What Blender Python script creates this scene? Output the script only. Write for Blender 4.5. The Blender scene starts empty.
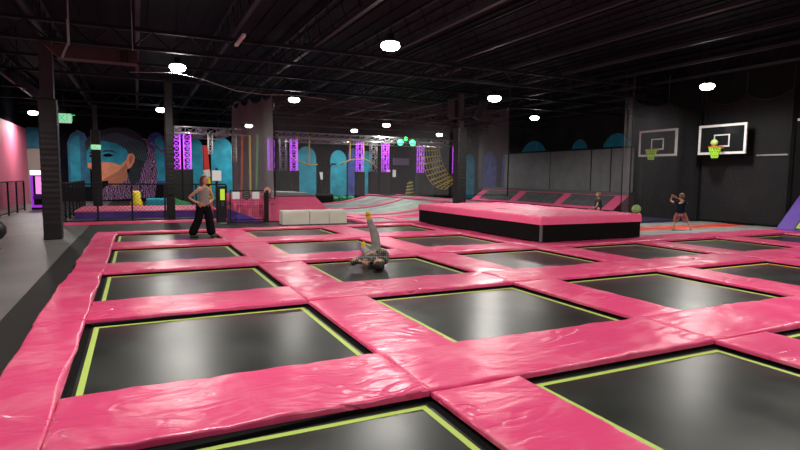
import bpy, bmesh, math, random
from mathutils import Vector, Matrix, noise
R = math.radians; PI = math.pi
S = bpy.context.scene; C = S.collection
random.seed(7)

# ------------------------------------------------------------------ materials
def mat(name, col, rough=.6, metal=0, emis=None, estr=0, spec=.5, nscale=0, namt=0, bump=0, bscale=20, coat=0):
    m = bpy.data.materials.new(name); m.use_nodes = True
    nt = m.node_tree; b = nt.nodes['Principled BSDF']
    b.inputs['Base Color'].default_value = (*col, 1)
    b.inputs['Roughness'].default_value = rough
    b.inputs['Metallic'].default_value = metal
    b.inputs['Specular IOR Level'].default_value = spec
    if coat: b.inputs['Coat Weight'].default_value = coat; b.inputs['Coat Roughness'].default_value = .2
    if emis:
        b.inputs['Emission Color'].default_value = (*emis, 1); b.inputs['Emission Strength'].default_value = estr
    tc = nt.nodes.new('ShaderNodeTexCoord')
    if nscale:
        n = nt.nodes.new('ShaderNodeTexNoise'); n.inputs['Scale'].default_value = nscale; n.inputs['Detail'].default_value = 5
        nt.links.new(tc.outputs['Object'], n.inputs['Vector'])
        r = nt.nodes.new('ShaderNodeValToRGB')
        a = tuple(max(0, c*(1-namt)) for c in col); d = tuple(min(1, c*(1+namt)) for c in col)
        r.color_ramp.elements[0].position = .3; r.color_ramp.elements[0].color = (*a, 1)
        r.color_ramp.elements[1].position = .7; r.color_ramp.elements[1].color = (*d, 1)
        nt.links.new(n.outputs['Fac'], r.inputs['Fac']); nt.links.new(r.outputs['Color'], b.inputs['Base Color'])
    if bump:
        n2 = nt.nodes.new('ShaderNodeTexNoise'); n2.inputs['Scale'].default_value = bscale; n2.inputs['Detail'].default_value = 4
        nt.links.new(tc.outputs['Object'], n2.inputs['Vector'])
        bp = nt.nodes.new('ShaderNodeBump'); bp.inputs['Strength'].default_value = bump; bp.inputs['Distance'].default_value = .02
        nt.links.new(n2.outputs['Fac'], bp.inputs['Height']); nt.links.new(bp.outputs['Normal'], b.inputs['Normal'])
    return m

def vinyl(name, col, dusty, rough=.24):
    """soft padded vinyl: long creases, scuffs of chalky dust"""
    m = bpy.data.materials.new(name); m.use_nodes = True
    nt = m.node_tree; L = nt.links; N = nt.nodes; b = N['Principled BSDF']
    tc = N.new('ShaderNodeTexCoord')
    ge = N.new('ShaderNodeNewGeometry')
    # dust / scuffs
    n = N.new('ShaderNodeTexNoise'); n.inputs['Scale'].default_value = 1.1; n.inputs['Detail'].default_value = 9; n.inputs['Roughness'].default_value = .68; n.inputs['Distortion'].default_value = .8
    L.new(ge.outputs['Position'], n.inputs['Vector'])
    r = N.new('ShaderNodeValToRGB'); r.color_ramp.elements[0].position = .5; r.color_ramp.elements[1].position = .78
    r.color_ramp.elements[0].color = (0, 0, 0, 1); r.color_ramp.elements[1].color = (.62, .62, .62, 1)
    L.new(n.outputs['Fac'], r.inputs['Fac'])
    mx = N.new('ShaderNodeMix'); mx.data_type = 'RGBA'
    mx.inputs[6].default_value = (*col, 1); mx.inputs[7].default_value = (*dusty, 1)
    L.new(r.outputs['Color'], mx.inputs[0]); L.new(mx.outputs[2], b.inputs['Base Color'])
    b.inputs['Roughness'].default_value = rough
    rr = N.new('ShaderNodeMapRange'); rr.inputs['To Min'].default_value = rough-.05; rr.inputs['To Max'].default_value = rough+.2
    L.new(n.outputs['Fac'], rr.inputs['Value']); L.new(rr.outputs['Result'], b.inputs['Roughness'])
    # long sharp folds here and there, soft rumples between
    mp = N.new('ShaderNodeMapping'); mp.inputs['Rotation'].default_value = (0, 0, .5); mp.inputs['Scale'].default_value = (.75, 1.9, 1)
    L.new(ge.outputs['Position'], mp.inputs['Vector'])
    c = N.new('ShaderNodeTexNoise'); c.inputs['Scale'].default_value = 1.1; c.inputs['Detail'].default_value = 2; c.inputs['Distortion'].default_value = 1.1
    L.new(mp.outputs['Vector'], c.inputs['Vector'])
    s1 = N.new('ShaderNodeMath'); s1.operation = 'SUBTRACT'; s1.inputs[1].default_value = .5
    s2 = N.new('ShaderNodeMath'); s2.operation = 'ABSOLUTE'
    s3 = N.new('ShaderNodeMapRange'); s3.inputs['From Max'].default_value = .05; s3.inputs['To Max'].default_value = 1; s3.interpolation_type = 'SMOOTHSTEP'
    L.new(c.outputs['Fac'], s1.inputs[0]); L.new(s1.outputs[0], s2.inputs[0]); L.new(s2.outputs[0], s3.inputs['Value'])
    k = N.new('ShaderNodeTexNoise'); k.inputs['Scale'].default_value = .9; L.new(ge.outputs['Position'], k.inputs['Vector'])
    km = N.new('ShaderNodeMapRange'); km.inputs['From Min'].default_value = .45; km.inputs['From Max'].default_value = .62; km.inputs['To Max'].default_value = .36
    L.new(k.outputs['Fac'], km.inputs['Value'])
    km2 = N.new('ShaderNodeMath'); km2.operation = 'MULTIPLY'; L.new(km.outputs['Result'], km2.inputs[0]); L.new(s3.outputs['Result'], km2.inputs[1])
    f = N.new('ShaderNodeTexNoise'); f.inputs['Scale'].default_value = 3.2; f.inputs['Detail'].default_value = 3; f.inputs['Distortion'].default_value = .6
    L.new(mp.outputs['Vector'], f.inputs['Vector'])
    ad = N.new('ShaderNodeMath'); ad.operation = 'MULTIPLY_ADD'; ad.inputs[1].default_value = .55
    L.new(f.outputs['Fac'], ad.inputs[0]); L.new(km2.outputs[0], ad.inputs[2])
    bp = N.new('ShaderNodeBump'); bp.inputs['Strength'].default_value = .5; bp.inputs['Distance'].default_value = .06
    L.new(ad.outputs[0], bp.inputs['Height']); L.new(bp.outputs['Normal'], b.inputs['Normal'])
    return m

def net_mat(name, col, fac):
    m = bpy.data.materials.new(name); m.use_nodes = True; nt = m.node_tree
    nt.nodes.remove(nt.nodes['Principled BSDF']); out = nt.nodes['Material Output']
    t = nt.nodes.new('ShaderNodeBsdfTransparent'); d = nt.nodes.new('ShaderNodeBsdfDiffuse'); d.inputs['Color'].default_value = (*col, 1)
    mx = nt.nodes.new('ShaderNodeMixShader')
    tc = nt.nodes.new('ShaderNodeTexCoord'); n = nt.nodes.new('ShaderNodeTexNoise'); n.inputs['Scale'].default_value = .5; n.inputs['Detail'].default_value = 3
    mr = nt.nodes.new('ShaderNodeMapRange'); mr.inputs['From Min'].default_value = .3; mr.inputs['From Max'].default_value = .7
    mr.inputs['To Min'].default_value = fac*.8; mr.inputs['To Max'].default_value = fac*1.2
    nt.links.new(tc.outputs['Object'], n.inputs['Vector']); nt.links.new(n.outputs['Fac'], mr.inputs['Value'])
    nt.links.new(mr.outputs['Result'], mx.inputs[0])
    nt.links.new(t.outputs[0], mx.inputs[1]); nt.links.new(d.outputs[0], mx.inputs[2]); nt.links.new(mx.outputs[0], out.inputs['Surface'])
    return m

def bed_mat(name, col, rough=.33):
    """woven trampoline bed, faintly mottled and scuffed"""
    m = bpy.data.materials.new(name); m.use_nodes = True; nt = m.node_tree; b = nt.nodes['Principled BSDF']; b.inputs['Specular IOR Level'].default_value = .36
    ge = nt.nodes.new('ShaderNodeNewGeometry')
    n = nt.nodes.new('ShaderNodeTexNoise'); n.inputs['Scale'].default_value = 1.3; n.inputs['Detail'].default_value = 3; n.inputs['Roughness'].default_value = .5
    nt.links.new(ge.outputs['Position'], n.inputs['Vector'])
    r = nt.nodes.new('ShaderNodeValToRGB'); r.color_ramp.elements[0].position = .35; r.color_ramp.elements[1].position = .75
    r.color_ramp.elements[0].color = (*[c*.7 for c in col], 1); r.color_ramp.elements[1].color = (*[c*1.5 for c in col], 1)
    nt.links.new(n.outputs['Fac'], r.inputs['Fac']); nt.links.new(r.outputs['Color'], b.inputs['Base Color'])
    mr = nt.nodes.new('ShaderNodeMapRange'); mr.inputs['To Min'].default_value = rough-.06; mr.inputs['To Max'].default_value = rough+.12
    nt.links.new(n.outputs['Fac'], mr.inputs['Value']); nt.links.new(mr.outputs['Result'], b.inputs['Roughness'])
    f = nt.nodes.new('ShaderNodeTexNoise'); f.inputs['Scale'].default_value = 160; f.inputs['Detail'].default_value = 2
    nt.links.new(ge.outputs['Position'], f.inputs['Vector'])
    f2 = nt.nodes.new('ShaderNodeTexNoise'); f2.inputs['Scale'].default_value = 2.2; f2.inputs['Detail'].default_value = 2
    nt.links.new(ge.outputs['Position'], f2.inputs['Vector'])
    f2.inputs['Detail'].default_value = 0; a = f2
    bp = nt.nodes.new('ShaderNodeBump'); bp.inputs['Strength'].default_value = .1; bp.inputs['Distance'].default_value = .03
    nt.links.new(a.outputs[0], bp.inputs['Height']); nt.links.new(bp.outputs['Normal'], b.inputs['Normal'])
    return m

PINK = (.73, .064, .19)
M = dict(
    pink=vinyl('pink_vinyl', PINK, (.86, .36, .42)),
    pinkflat=vinyl('pink_vinyl_plain', (.9, .12, .28), (.8, .25, .33), .45),  # pink raised above the floor pads' colour to offset weak light further back
    palepink=vinyl('pale_pink_vinyl', (.72, .16, .26), (.8, .5, .52), .4),
    purple=vinyl('purple_vinyl', (.1, .035, .34), (.18, .1, .45), .5),
    bed=bed_mat('black_bed', (.02, .022, .019), .3),
    bedgrey=bed_mat('grey_bed', (.33, .36, .34), .5),
    bedgreen=bed_mat('pale_green_bed', (.36, .5, .42), .5),
    meshgrey=mat('dark_grey_bed', (.1, .1, .11), .7, nscale=3, namt=.3),
    spring=mat('black_skirt', (.004, .004, .004), .85, spec=.12),
    lime=mat('lime_webbing', (.42, .56, .1), .6),
    amber=mat('amber_webbing', (.75, .5, .03), .6),
    floor=mat('grey_concrete', (.13, .13, .127), .45, nscale=.8, namt=.2),
    rubber=mat('black_rubber', (.01, .01, .0095), .55, spec=.25, nscale=2, namt=.3, bump=.1),
    rubber2=mat('dark_carpet', (.015, .016, .015), .6, spec=.3, nscale=2, namt=.25),
    ceil=mat('black_deck', (.005, .0075, .012), .8, spec=.2),
    steel=mat('dark_painted_steel', (.009, .0125, .018), .6, spec=.25),
    chord=mat('grey_steel', (.022, .027, .034), .55, spec=.35),
    post=mat('grey_painted_column', (.04, .04, .043), .6, spec=.3),
    wall=mat('charcoal_paint', (.007, .0075, .011), 1, spec=0, nscale=1, namt=.3),
    black=mat('black_plastic', (.009, .009, .01), .6, spec=.25),
    blackvinyl=mat('black_pad_vinyl', (.012, .012, .013), .45, spec=.35, bump=.25, bscale=6),
    blackwall=mat('black_drape', (.011, .011, .0115), 1, spec=.03, nscale=1.2, namt=.25, bump=.15, bscale=3),
    greywall=mat('grey_drape', (.2, .205, .21), .85, nscale=1.5, namt=.12, bump=.15, bscale=4),
    pinkwall=mat('pink_paint', (.82, .18, .3), .6),
    tan=mat('grey_end_wall', (.36, .31, .28), .7),
    teal=mat('teal_paint', (.012, .3, .43), .7, nscale=1.5, namt=.35),
    tealdark=mat('deep_teal_paint', (.012, .14, .24), .7, nscale=2, namt=.4),
    blue=mat('blue_violet_paint', (.04, .07, .3), .7, nscale=2, namt=.5),
    skinpaint=mat('orange_skin_paint', (.8, .33, .18), .7, nscale=2, namt=.12),
    skinshade=mat('brown_skin_paint', (.46, .18, .1), .7),
    hairpaint=mat('slate_hair_paint', (.012, .022, .035), .7, nscale=5, namt=.6),
    strand=mat('light_strand_paint', (.05, .1, .13), .7),
    alu=mat('aluminium', (.6, .6, .62), .35, metal=.7),
    foam=mat('off_white_vinyl', (.68, .64, .54), .5, nscale=2, namt=.06, bump=.1),
    white=mat('white_paint', (.8, .8, .8), .5),
    paper=mat('white_paper', (.75, .77, .78), .7),
    yellow=mat('yellow_rope', (.9, .62, .08), .6),
    red=mat('red_vinyl', (.7, .04, .03), .5),
    redbed=bed_mat('red_orange_bed', (.75, .1, .07), .5),
    orange=mat('orange_rim', (.7, .1, .03), .45),
    limenet=mat('lime_net', (.45, .85, .05), .7),
    limep=mat('lime_panel', (.55, .85, .05), .6, emis=(.55, .85, .05), estr=.15),
    green=mat('green_foam', (.05, .42, .14), .7, nscale=6, namt=.5),
    ball=mat('green_ball', (.22, .4, .12), .6, nscale=8, namt=.25),
    ballL=mat('yellow_green_ball', (.45, .6, .18), .6, nscale=8, namt=.2),
    duct=mat('brown_heater', (.07, .045, .045), .5, nscale=3, namt=.25),
    lens=mat('lamp_lens', (1, 1, 1), .5, emis=(1, .97, .86), estr=26),
    led=mat('magenta_led', (.6, .1, .9), .5, emis=(.6, .08, 1), estr=1.15),  # truss bars emit magenta themselves, in place of coloured light falling on them
    trussp=mat('led_lit_aluminium', (.5, .3, .6), .4, metal=.2),
    greenlamp=mat('green_lamp', (.1, 1, .3), .5, emis=(.05, 1, .22), estr=7),
    exitw=mat('exit_panel', (.6, .9, .7), .5, emis=(.5, .9, .62), estr=.45),
    exitg=mat('exit_letters', (.02, .5, .15), .5, emis=(.02, .6, .2), estr=.9),
    screen=mat('arcade_screen', (.9, .4, .9), .4, emis=(.9, .3, .75), estr=.9),
    marquee=mat('arcade_marquee', (1, .8, 1), .4, emis=(1, .75, 1), estr=2.5),
    arcglow=mat('arcade_magenta', (.3, .05, .5), .4, emis=(.35, .03, .7), estr=.8),
    glass=mat('backboard_glass', (.012, .013, .015), .12, spec=.2),
    cord=mat('white_cord', (.55, .54, .5), .6),
)
# cable pattern of the mural: bands of violet over black
def cable_mat():
    m = bpy.data.materials.new('violet_cable_paint'); m.use_nodes = True; nt = m.node_tree; b = nt.nodes['Principled BSDF']
    tc = nt.nodes.new('ShaderNodeTexCoord'); w = nt.nodes.new('ShaderNodeTexWave')
    w.inputs['Scale'].default_value = 2.6; w.inputs['Distortion'].default_value = 14; w.inputs['Detail'].default_value = 3; w.inputs['Detail Scale'].default_value = 1.2
    nt.links.new(tc.outputs['Object'], w.inputs['Vector'])
    r = nt.nodes.new('ShaderNodeValToRGB'); e = r.color_ramp.elements
    e[0].position = .35; e[0].color = (.015, .012, .03, 1); e[1].position = .95; e[1].color = (.5, .24, .5, 1)
    x = e.new(.65); x.color = (.12, .06, .18, 1)
    nt.links.new(w.outputs['Fac'], r.inputs['Fac']); nt.links.new(r.outputs['Color'], b.inputs['Base Color']); b.inputs['Roughness'].default_value = .7
    return m
M['cable'] = cable_mat()
def plaid(name, base, dark, light, scale):
    m = bpy.data.materials.new(name); m.use_nodes = True; nt = m.node_tree; b = nt.nodes['Principled BSDF']
    tc = nt.nodes.new('ShaderNodeTexCoord'); prev = None
    for ax in range(3):
        w = nt.nodes.new('ShaderNodeTexWave'); w.bands_direction = 'XYZ'[ax]; w.inputs['Scale'].default_value = scale; w.inputs['Distortion'].default_value = .8
        nt.links.new(tc.outputs['Object'], w.inputs['Vector'])
        if prev is None: prev = w.outputs['Fac']
        else:
            a = nt.nodes.new('ShaderNodeMath'); a.operation = 'ADD'
            nt.links.new(prev, a.inputs[0]); nt.links.new(w.outputs['Fac'], a.inputs[1]); prev = a.outputs[0]
    a = nt.nodes.new('ShaderNodeMath'); a.operation = 'DIVIDE'; a.inputs[1].default_value = 3
    nt.links.new(prev, a.inputs[0])
    r = nt.nodes.new('ShaderNodeValToRGB'); e = r.color_ramp.elements
    e[0].position = .3; e[0].color = (*dark, 1); e[1].position = .75; e[1].color = (*light, 1); x = e.new(.5); x.color = (*base, 1)
    nt.links.new(a.outputs[0], r.inputs['Fac']); nt.links.new(r.outputs['Color'], b.inputs['Base Color']); b.inputs['Roughness'].default_value = .85
    return m

# ------------------------------------------------------------------ mesh helpers
def link(name, me, parent=None, ms=None):
    o = bpy.data.objects.new(name, me); C.objects.link(o)
    if ms:
        for m in (ms if isinstance(ms, (list, tuple)) else [ms]): me.materials.append(m)
    if parent: o.parent = parent
    return o
def tag(o, label=None, cat=None, group=None, kind=None):
    if label: o['label'] = label
    if cat: o['category'] = cat
    if group: o['group'] = group
    if kind: o['kind'] = kind
    return o
def thing(name, label, cat, loc=(0, 0, 0), rz=0, group=None):
    o = bpy.data.objects.new(name, None); C.objects.link(o); o.location = loc; o.rotation_euler = (0, 0, rz)
    o.empty_display_size = .1
    return tag(o, label, cat, group)
def copy_tree(o, parent=None):
    c = o.copy(); C.objects.link(c)
    if parent: c.parent = parent
    for ch in list(o.children): copy_tree(ch, c)
    return c

class MB:
    def __init__(s): s.bm = bmesh.new(); s.mi = 0
    def _tag(s, n0):
        s.bm.faces.ensure_lookup_table()
        for f in s.bm.faces[n0:]: f.material_index = s.mi
    def box(s, x0, x1, y0, y1, z0, z1, bev=0):
        n0 = len(s.bm.faces)
        r = bmesh.ops.create_cube(s.bm, size=1, matrix=Matrix.Translation(((x0+x1)/2, (y0+y1)/2, (z0+z1)/2)) @ Matrix.Diagonal((abs(x1-x0), abs(y1-y0), abs(z1-z0), 1)))
        if bev:
            es = list({e for v in r['verts'] for e in v.link_edges})
            bmesh.ops.bevel(s.bm, geom=es, offset=bev, segments=2, affect='EDGES', profile=.6)
        s._tag(n0); return s
    def tube(s, pts, r, n=8, r1=None, caps=True):
        n0 = len(s.bm.faces); pts = [Vector(p) for p in pts]; rings = []
        for i, p in enumerate(pts):
            t = (pts[min(i+1, len(pts)-1)]-pts[max(i-1, 0)]).normalized()
            a = Vector((0, 0, 1)) if abs(t.z) < .9 else Vector((1, 0, 0))
            u = t.cross(a).normalized(); w = t.cross(u)
            rr = r if r1 is None else r+(r1-r)*i/(len(pts)-1)
            rings.append([s.bm.verts.new(p+(u*math.cos(2*PI*k/n)+w*math.sin(2*PI*k/n))*rr) for k in range(n)])
        for a, b in zip(rings, rings[1:]):
            for k in range(n): s.bm.faces.new((a[k], a[(k+1) % n], b[(k+1) % n], b[k]))
        if caps: s.bm.faces.new(rings[0]); s.bm.faces.new(rings[-1][::-1])
        s._tag(n0); return s
    def lathe(s, prof, c=(0, 0, 0), n=20):
        n0 = len(s.bm.faces); c = Vector(c); rings = []
        for r, z in prof: rings.append([s.bm.verts.new(c+Vector((r*math.cos(2*PI*k/n), r*math.sin(2*PI*k/n), z))) for k in range(n)])
        for a, b in zip(rings, rings[1:]):
            for k in range(n): s.bm.faces.new((a[k], a[(k+1) % n], b[(k+1) % n], b[k]))
        s.bm.faces.new(rings[0][::-1]); s.bm.faces.new(rings[-1]); s._tag(n0); return s
    def prism(s, poly, d):
        """poly: 3d points of one flat face, d: extrusion vector"""
        n0 = len(s.bm.faces); d = Vector(d)
        a = [s.bm.verts.new(Vector(p)) for p in poly]; b = [s.bm.verts.new(Vector(p)+d) for p in poly]
        s.bm.faces.new(a); s.bm.faces.new(b[::-1])
        for i in range(len(a)): s.bm.faces.new((a[i], b[i], b[(i+1) % len(a)], a[(i+1) % len(a)]))
        s._tag(n0); return s
    def sphere(s, c, r, sc=(1, 1, 1), n=16):
        n0 = len(s.bm.faces)
        bmesh.ops.create_uvsphere(s.bm, u_segments=n, v_segments=max(6, n//2+2), radius=r, matrix=Matrix.Translation(c) @ Matrix.Diagonal((*sc, 1)))
        s._tag(n0); return s
    def addmesh(s, me):
        n0 = len(s.bm.faces); s.bm.from_mesh(me); s._tag(n0); return s
    def build(s, name, ms, parent=None, smooth=False):
        bmesh.ops.recalc_face_normals(s.bm, faces=s.bm.faces)
        me = bpy.data.meshes.new(name); s.bm.to_mesh(me); s.bm.free()
        if smooth:
            for p in me.polygons: p.use_smooth = True
        return link(name, me, parent, ms)

def struct(name, mb, ms, parent=None): return tag(mb.build(name, ms, parent), kind='structure')

def pad_mesh(lx, ly, h, seed=0, wob=.012, rise=.008, roll=.035, step=.11):
    """a soft vinyl pad lying in x 0..lx, y 0..ly, z 0..h"""
    def axis(L):
        n = max(2, int((L-2*roll)/step))
        a = [0, 0, roll*.12, roll*.45, roll]; f = [0, .62, .82, .95, 1]
        mid = [roll+(L-2*roll)*i/n for i in range(1, n)]
        xs = a+mid+[L-v for v in a[::-1]]; fs = f+[1]*len(mid)+f[::-1]
        return xs, fs
    xs, fx = axis(lx); ys, fy = axis(ly); bm = bmesh.new(); g = []
    for i, x in enumerate(xs):
        row = []
        for j, y in enumerate(ys):
            f = min(fx[i], fy[j]); z = h*f
            p = Vector((x*1.3+seed*7.3, y*1.3, seed*3.1))
            if f > .5:
                z += rise*noise.noise(p*1.6)*f+rise*.8*noise.noise(p*4.5)
            dx = wob*noise.noise(Vector((y*1.1, seed*5.7, 0 if x < lx/2 else 9))); dy = wob*noise.noise(Vector((x*1.1, seed*2.3, 4 if y < ly/2 else 13)))
            row.append(bm.verts.new((x+dx*f, y+dy*f, max(0, z))))
        g.append(row)
    for i in range(len(xs)-1):
        for j in range(len(ys)-1): bm.faces.new((g[i][j], g[i+1][j], g[i+1][j+1], g[i][j+1]))
    n, k = len(xs)-1, len(ys)-1
    bm.faces.new([r[0] for r in g][::-1]+[]+g[0][1:]+[g[i][k] for i in range(1, n+1)]+[g[n][j] for j in range(k-1, 0, -1)]) if False else bm.faces.new((g[0][0], g[0][k], g[n][k], g[n][0]))
    me = bpy.data.meshes.new('pad'); bm.to_mesh(me); bm.free()
    for p in me.polygons: p.use_smooth = True
    return me
seedc = [0]
def pad(name, x0, x1, y0, y1, z0, h, label, cat, group=None, m='pink', parent=None, thin=False, **k):
    seedc[0] += 1
    lift = 0 if thin else .062
    o = link(name, pad_mesh(x1-x0, y1-y0, h-lift, seedc[0], **k), parent, M[m]); o.location = (x0, y0, z0+lift)
    if lift:
        u = MB().box(.045, x1-x0-.045, .045, y1-y0-.045, -lift+.036, .004).build('underframe', M['spring'], o)
    if not parent: tag(o, label, cat, group)
    return o

# ------------------------------------------------------------------ the grid
XC = [2.02, 5.39, 8.63, 11.92, 15.15, 18.45]; PW = .85
YR = [.27, 3.656, 7.07, 10.44, 13.87, 17.2]; PH = .98     # index k+1
XL = -.57; XO = -1.06
ZB, HP = .035, .10                      # bed top, pad height
ORD = ['first', 'second', 'third', 'fourth', 'fifth', 'sixth', 'seventh', 'eighth', 'ninth', 'tenth', 'eleventh', 'twelfth', 'thirteenth']
BX0, BX1, BY0, BY1 = 9.2, 12.75, 11.0, 17.75               # the raised box

def trampoline(x0, x1, y0, y1, row, col, line='lime'):
    cx, cy = (x0+x1)/2, (y0+y1)/2; w, d = (x1-x0)/2, (y1-y0)/2
    nm = 'lime' if line == 'lime' else 'amber'
    t = thing('trampoline', f'black trampoline bed with {nm} border line, {ORD[row]} row from the camera, {ORD[col]} from the left', 'trampoline', (cx, cy, 0), 0, 'trampolines set in the pink pads')
    f = MB(); e = .06
    g = .1; f.box(-w-g, w+g, -d-g, -d, .001, ZB-.004).box(-w-g, w+g, d-e, d+g, .001, ZB-.004).box(-w-g, -w+e, -d+e, d-e, .001, ZB-.004).box(w-e, w+g, -d+e, d-e, .001, ZB-.004)
    f.build('spring_cover', M['spring'], t)
    b = MB(); b.box(-w+e, w-e, -d, d-e, .001, ZB); b.build('bed', M['bed'], t)
    l = MB(); a = .088; c = .052; z0, z1 = ZB+.0003, ZB+.003; n_ = .02
    l.box(-w+a, w-a, d-a-c, d-a, z0, z1).box(-w+a, w-a, -d+n_, -d+n_+c, z0, z1).box(-w+a, -w+a+c, -d+n_+c, d-a-c, z0, z1).box(w-a-c, w-a, -d+n_+c, d-a-c, z0, z1)
    l.build('border_line', M[line], t)
    return t

def okcol(j, r):      # columns the photograph reaches in each row
    return j <= [2, 4, 5, 5, 3, 3][r+0] if r < 6 else False
for r in range(5):
    y0 = YR[r]+PH; y1 = YR[r+1]
    for j in range(6):
        if j > [3, 4, 5, 2, 2][r]: continue
        x0 = XL if j == 0 else XC[j-1]+PW; x1 = XC[j]
        trampoline(x0, x1, y0, y1, r, j, 'amber' if (r, j) == (1, 3) else 'lime')
        if r >= 3 and j == 2: pass
        pad('floor_pad', x1, x1+PW, y0+.004, y1-.004, .0, HP+ZB-.03, f'pink pad pointing away, right of the {ORD[j]} trampoline in the {ORD[r]} row', 'floor pad', 'short pink pads between trampolines')
for k in range(6):
    for j in range(-1, 6):
        if k == 0 and j > 3 or k == 1 and j > 3 or k == 2 and j > 4: continue
        if k in (4,) and j > 1: continue
        if k == 5 and j > 1: continue
        x0 = XL-.0 if j < 0 else XC[j]; x1 = XC[j+1] if j < 5 else XC[5]+PW
        if k in (4, 5) and j == 1: x1 = XC[2]+PW
        y1 = YR[k]+(PH if k < 5 else .42)
        which = 'nearest crosswise strip' if k == 1 else ('strip before the front row' if k == 0 else ('furthest crosswise strip' if k == 5 else f'{ORD[k-1]} crosswise strip from the camera'))
        pad('cross_pad', x0+.003, x1-.003, YR[k], y1, .0, HP+.022, f'long pink pad in the {which}, {ORD[j+1]} section from the left', 'floor pad', 'long pink pads laid crosswise', rise=.016, wob=.02)
        if j == -1 and k in (1, 2):
            o = bpy.context.scene.collection.objects[-1]
            for v in o.data.vertices: v.co.y -= (.2 if k == 1 else .12)*max(0, 1-v.co.x/(x1-x0))
yy = [-.4]+YR+[YR[5]+.42]
for k in range(len(yy)-1):
    pad('edge_pad', XO-(.02 if k % 2 else 0), XL-.004+(.02 if k > 3 else 0), yy[k]+.003, yy[k+1]-.003, 0, HP+.02, f'pink vinyl edge pad beside the black walkway strip, {ORD[k]} section from the camera', 'floor pad', 'pink pads along the walkway', wob=.06, rise=.018)

# pink strip where the box meets the court (right side and in front of lane)
# ------------------------------------------------------------------ room shell
f = MB()
f.box(-7.5, -1.5, -6, 45, -.1, -.001)
f.mi = 1; f.box(-1.5, 27, -6, 45, -.1, -.001)
fl = struct('floor', f, [M['floor'], M['rubber2']])
s = MB(); s.box(-1.5, -1.08, -.4, 17.66, 0, .03, .006); tag(s.build('edge_strip', M['rubber']), 'black rubber strip between the grey walkway and the pink edge pads', 'floor strip')
struct('ceiling', MB().box(-7.5, 27, -6, 45, 6.9, 7.0), M['ceil'])
struct('wall_left', MB().box(-6.2, -6, -6, 45, 0, 6.9), M['wall'])
tag(MB().box(-5.99, -5.93, -6, 39.95, 0, 4.4).build('wall_panel', M['pinkwall']), 'pink painted panel covering the lower left wall', 'wall panel')
w = MB(); w.box(-6, -4.35, 40, 40.2, 3.25, 6.9); w.box(-4.35, 26.2, 40, 40.2, 0, 6.9); struct('wall_back', w, M['wall'])
struct('wall_end', MB().box(-6, -4.35, 40.05, 40.2, 0, 3.25), M['tan'])
tag(MB().box(-5.95, -4.4, 39.97, 39.993, 3.27, 4.5).build('painted_band', M['tealdark']), 'dull teal painted band above the grey end wall at far left', 'painted band')
struct('wall_right', MB().box(26.2, 26.4, 18.2, 40, 0, 6.9), mat('grey_black_paint', (.028, .028, .031), .9, spec=.05, nscale=1, namt=.25))  # wall colour lightened to stand in for haze of the lit net
struct('wall_hoops', MB().box(21, 21.2, -6, 18.2, 0, 6.9), M['blackwall'])
struct('wall_jog', MB().box(21.2, 26.2, 18.0, 18.2, 0, 6.9), M['blackwall'])
struct('wall_front', MB().box(-6.2, 21.2, -6.2, -6, 0, 6.9), M['wall'])

# corrugated deck ribs are part of ceiling look
rb = MB()
for i in range(56):
    x = -5.8+i*.57
    rb.box(x, x+.28, -6, 39.9, 6.86, 6.899)
struct('trim_1', rb, M['ceil'])

# ------------------------------------------------------------------ roof steel
def joist(x, i, y0=0.0, y1=39.5):
    t = thing('roof_joist', f'dark open-web steel roof joist, {ORD[i]} from the left wall', 'roof joist', (x, 0, 0), 0, 'open-web roof joists')
    MB().box(-.06, .06, y0, y1, 5.8, 5.9).build('bottom_chord', M['chord'], t)
    MB().box(-.05, .05, y0, y1, 6.68, 6.76).build('top_chord', M['steel'], t)
    w = MB(); n = int((y1-y0)/1.1)
    for k in range(n):
        a = y0+k*1.1
        w.tube([(0, a, 5.86), (0, a+.55, 6.7), (0, a+1.1, 5.86)], .014, 4)
    w.build('web', M['steel'], t)
for i in range(13): joist(-4.9+2.52*i, i)
for k, (y, lab) in enumerate([(17.32, 'above the left pillar'), (22.6, 'above the foam blocks'), (31, 'above the hanging trusses'), (38.2, 'close to the back wall')]):
    t = thing('roof_girder', f'dark steel truss girder crossing the hall, {lab}', 'roof girder', (0, y, 0), 0, 'roof girders')
    x0, x1 = (-6, 21 if y < 18 else 26.2)
    MB().box(x0, x1, -.08, .08, 5.2, 5.29).build('bottom_chord', M['steel'], t)
    MB().box(x0, x1, -.08, .08, 5.7, 5.79).build('top_chord', M['steel'], t)
    w = MB(); n = int((x1-x0)/1.0)
    for q in range(n): w.tube([(x0+q, 0, 5.27), (x0+q+.5, 0, 5.72), (x0+q+1, 0, 5.27)], .025, 4)
    w.build('web', M['steel'], t)

# ------------------------------------------------------------------ lights
LP = [(5.7, 12.6, 'over the middle of the trampolines'), (1.2, 18.1, 'above the standing woman'), (6.1, 23.3, 'by the top corner of the big net'), (11.79, 16.88, 'beside the padded pillar speakers'),
      (17.8, 12.9, 'above the basketball backboard'), (19.3, 23.9, 'behind the right-hand net'), (1.2, 30.3, 'above the face mural column'), (14.2, 31.9, 'beside the green spotlights'),
      (-4.9, 35.4, 'above the arcade machine'), (6.7, 37.1, 'behind the tall grey net corner'), (14.0, 37.0, 'deep behind the big net'), (20.9, 37.0, 'above the yellow cargo net'),
      (.9, 5.4, 'above the near left trampoline'), (8.2, 4.3, 'above the near right trampolines'), (3.6, -1.6, 'behind the camera'), (-4.2, 9.6, 'above the grey walkway'), (14.6, 5.2, 'near the right wall'), (10.6, -1.6, 'behind the camera to the right')]  # last six lamps are unseen, added to light the foreground
lamp0 = None
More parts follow.
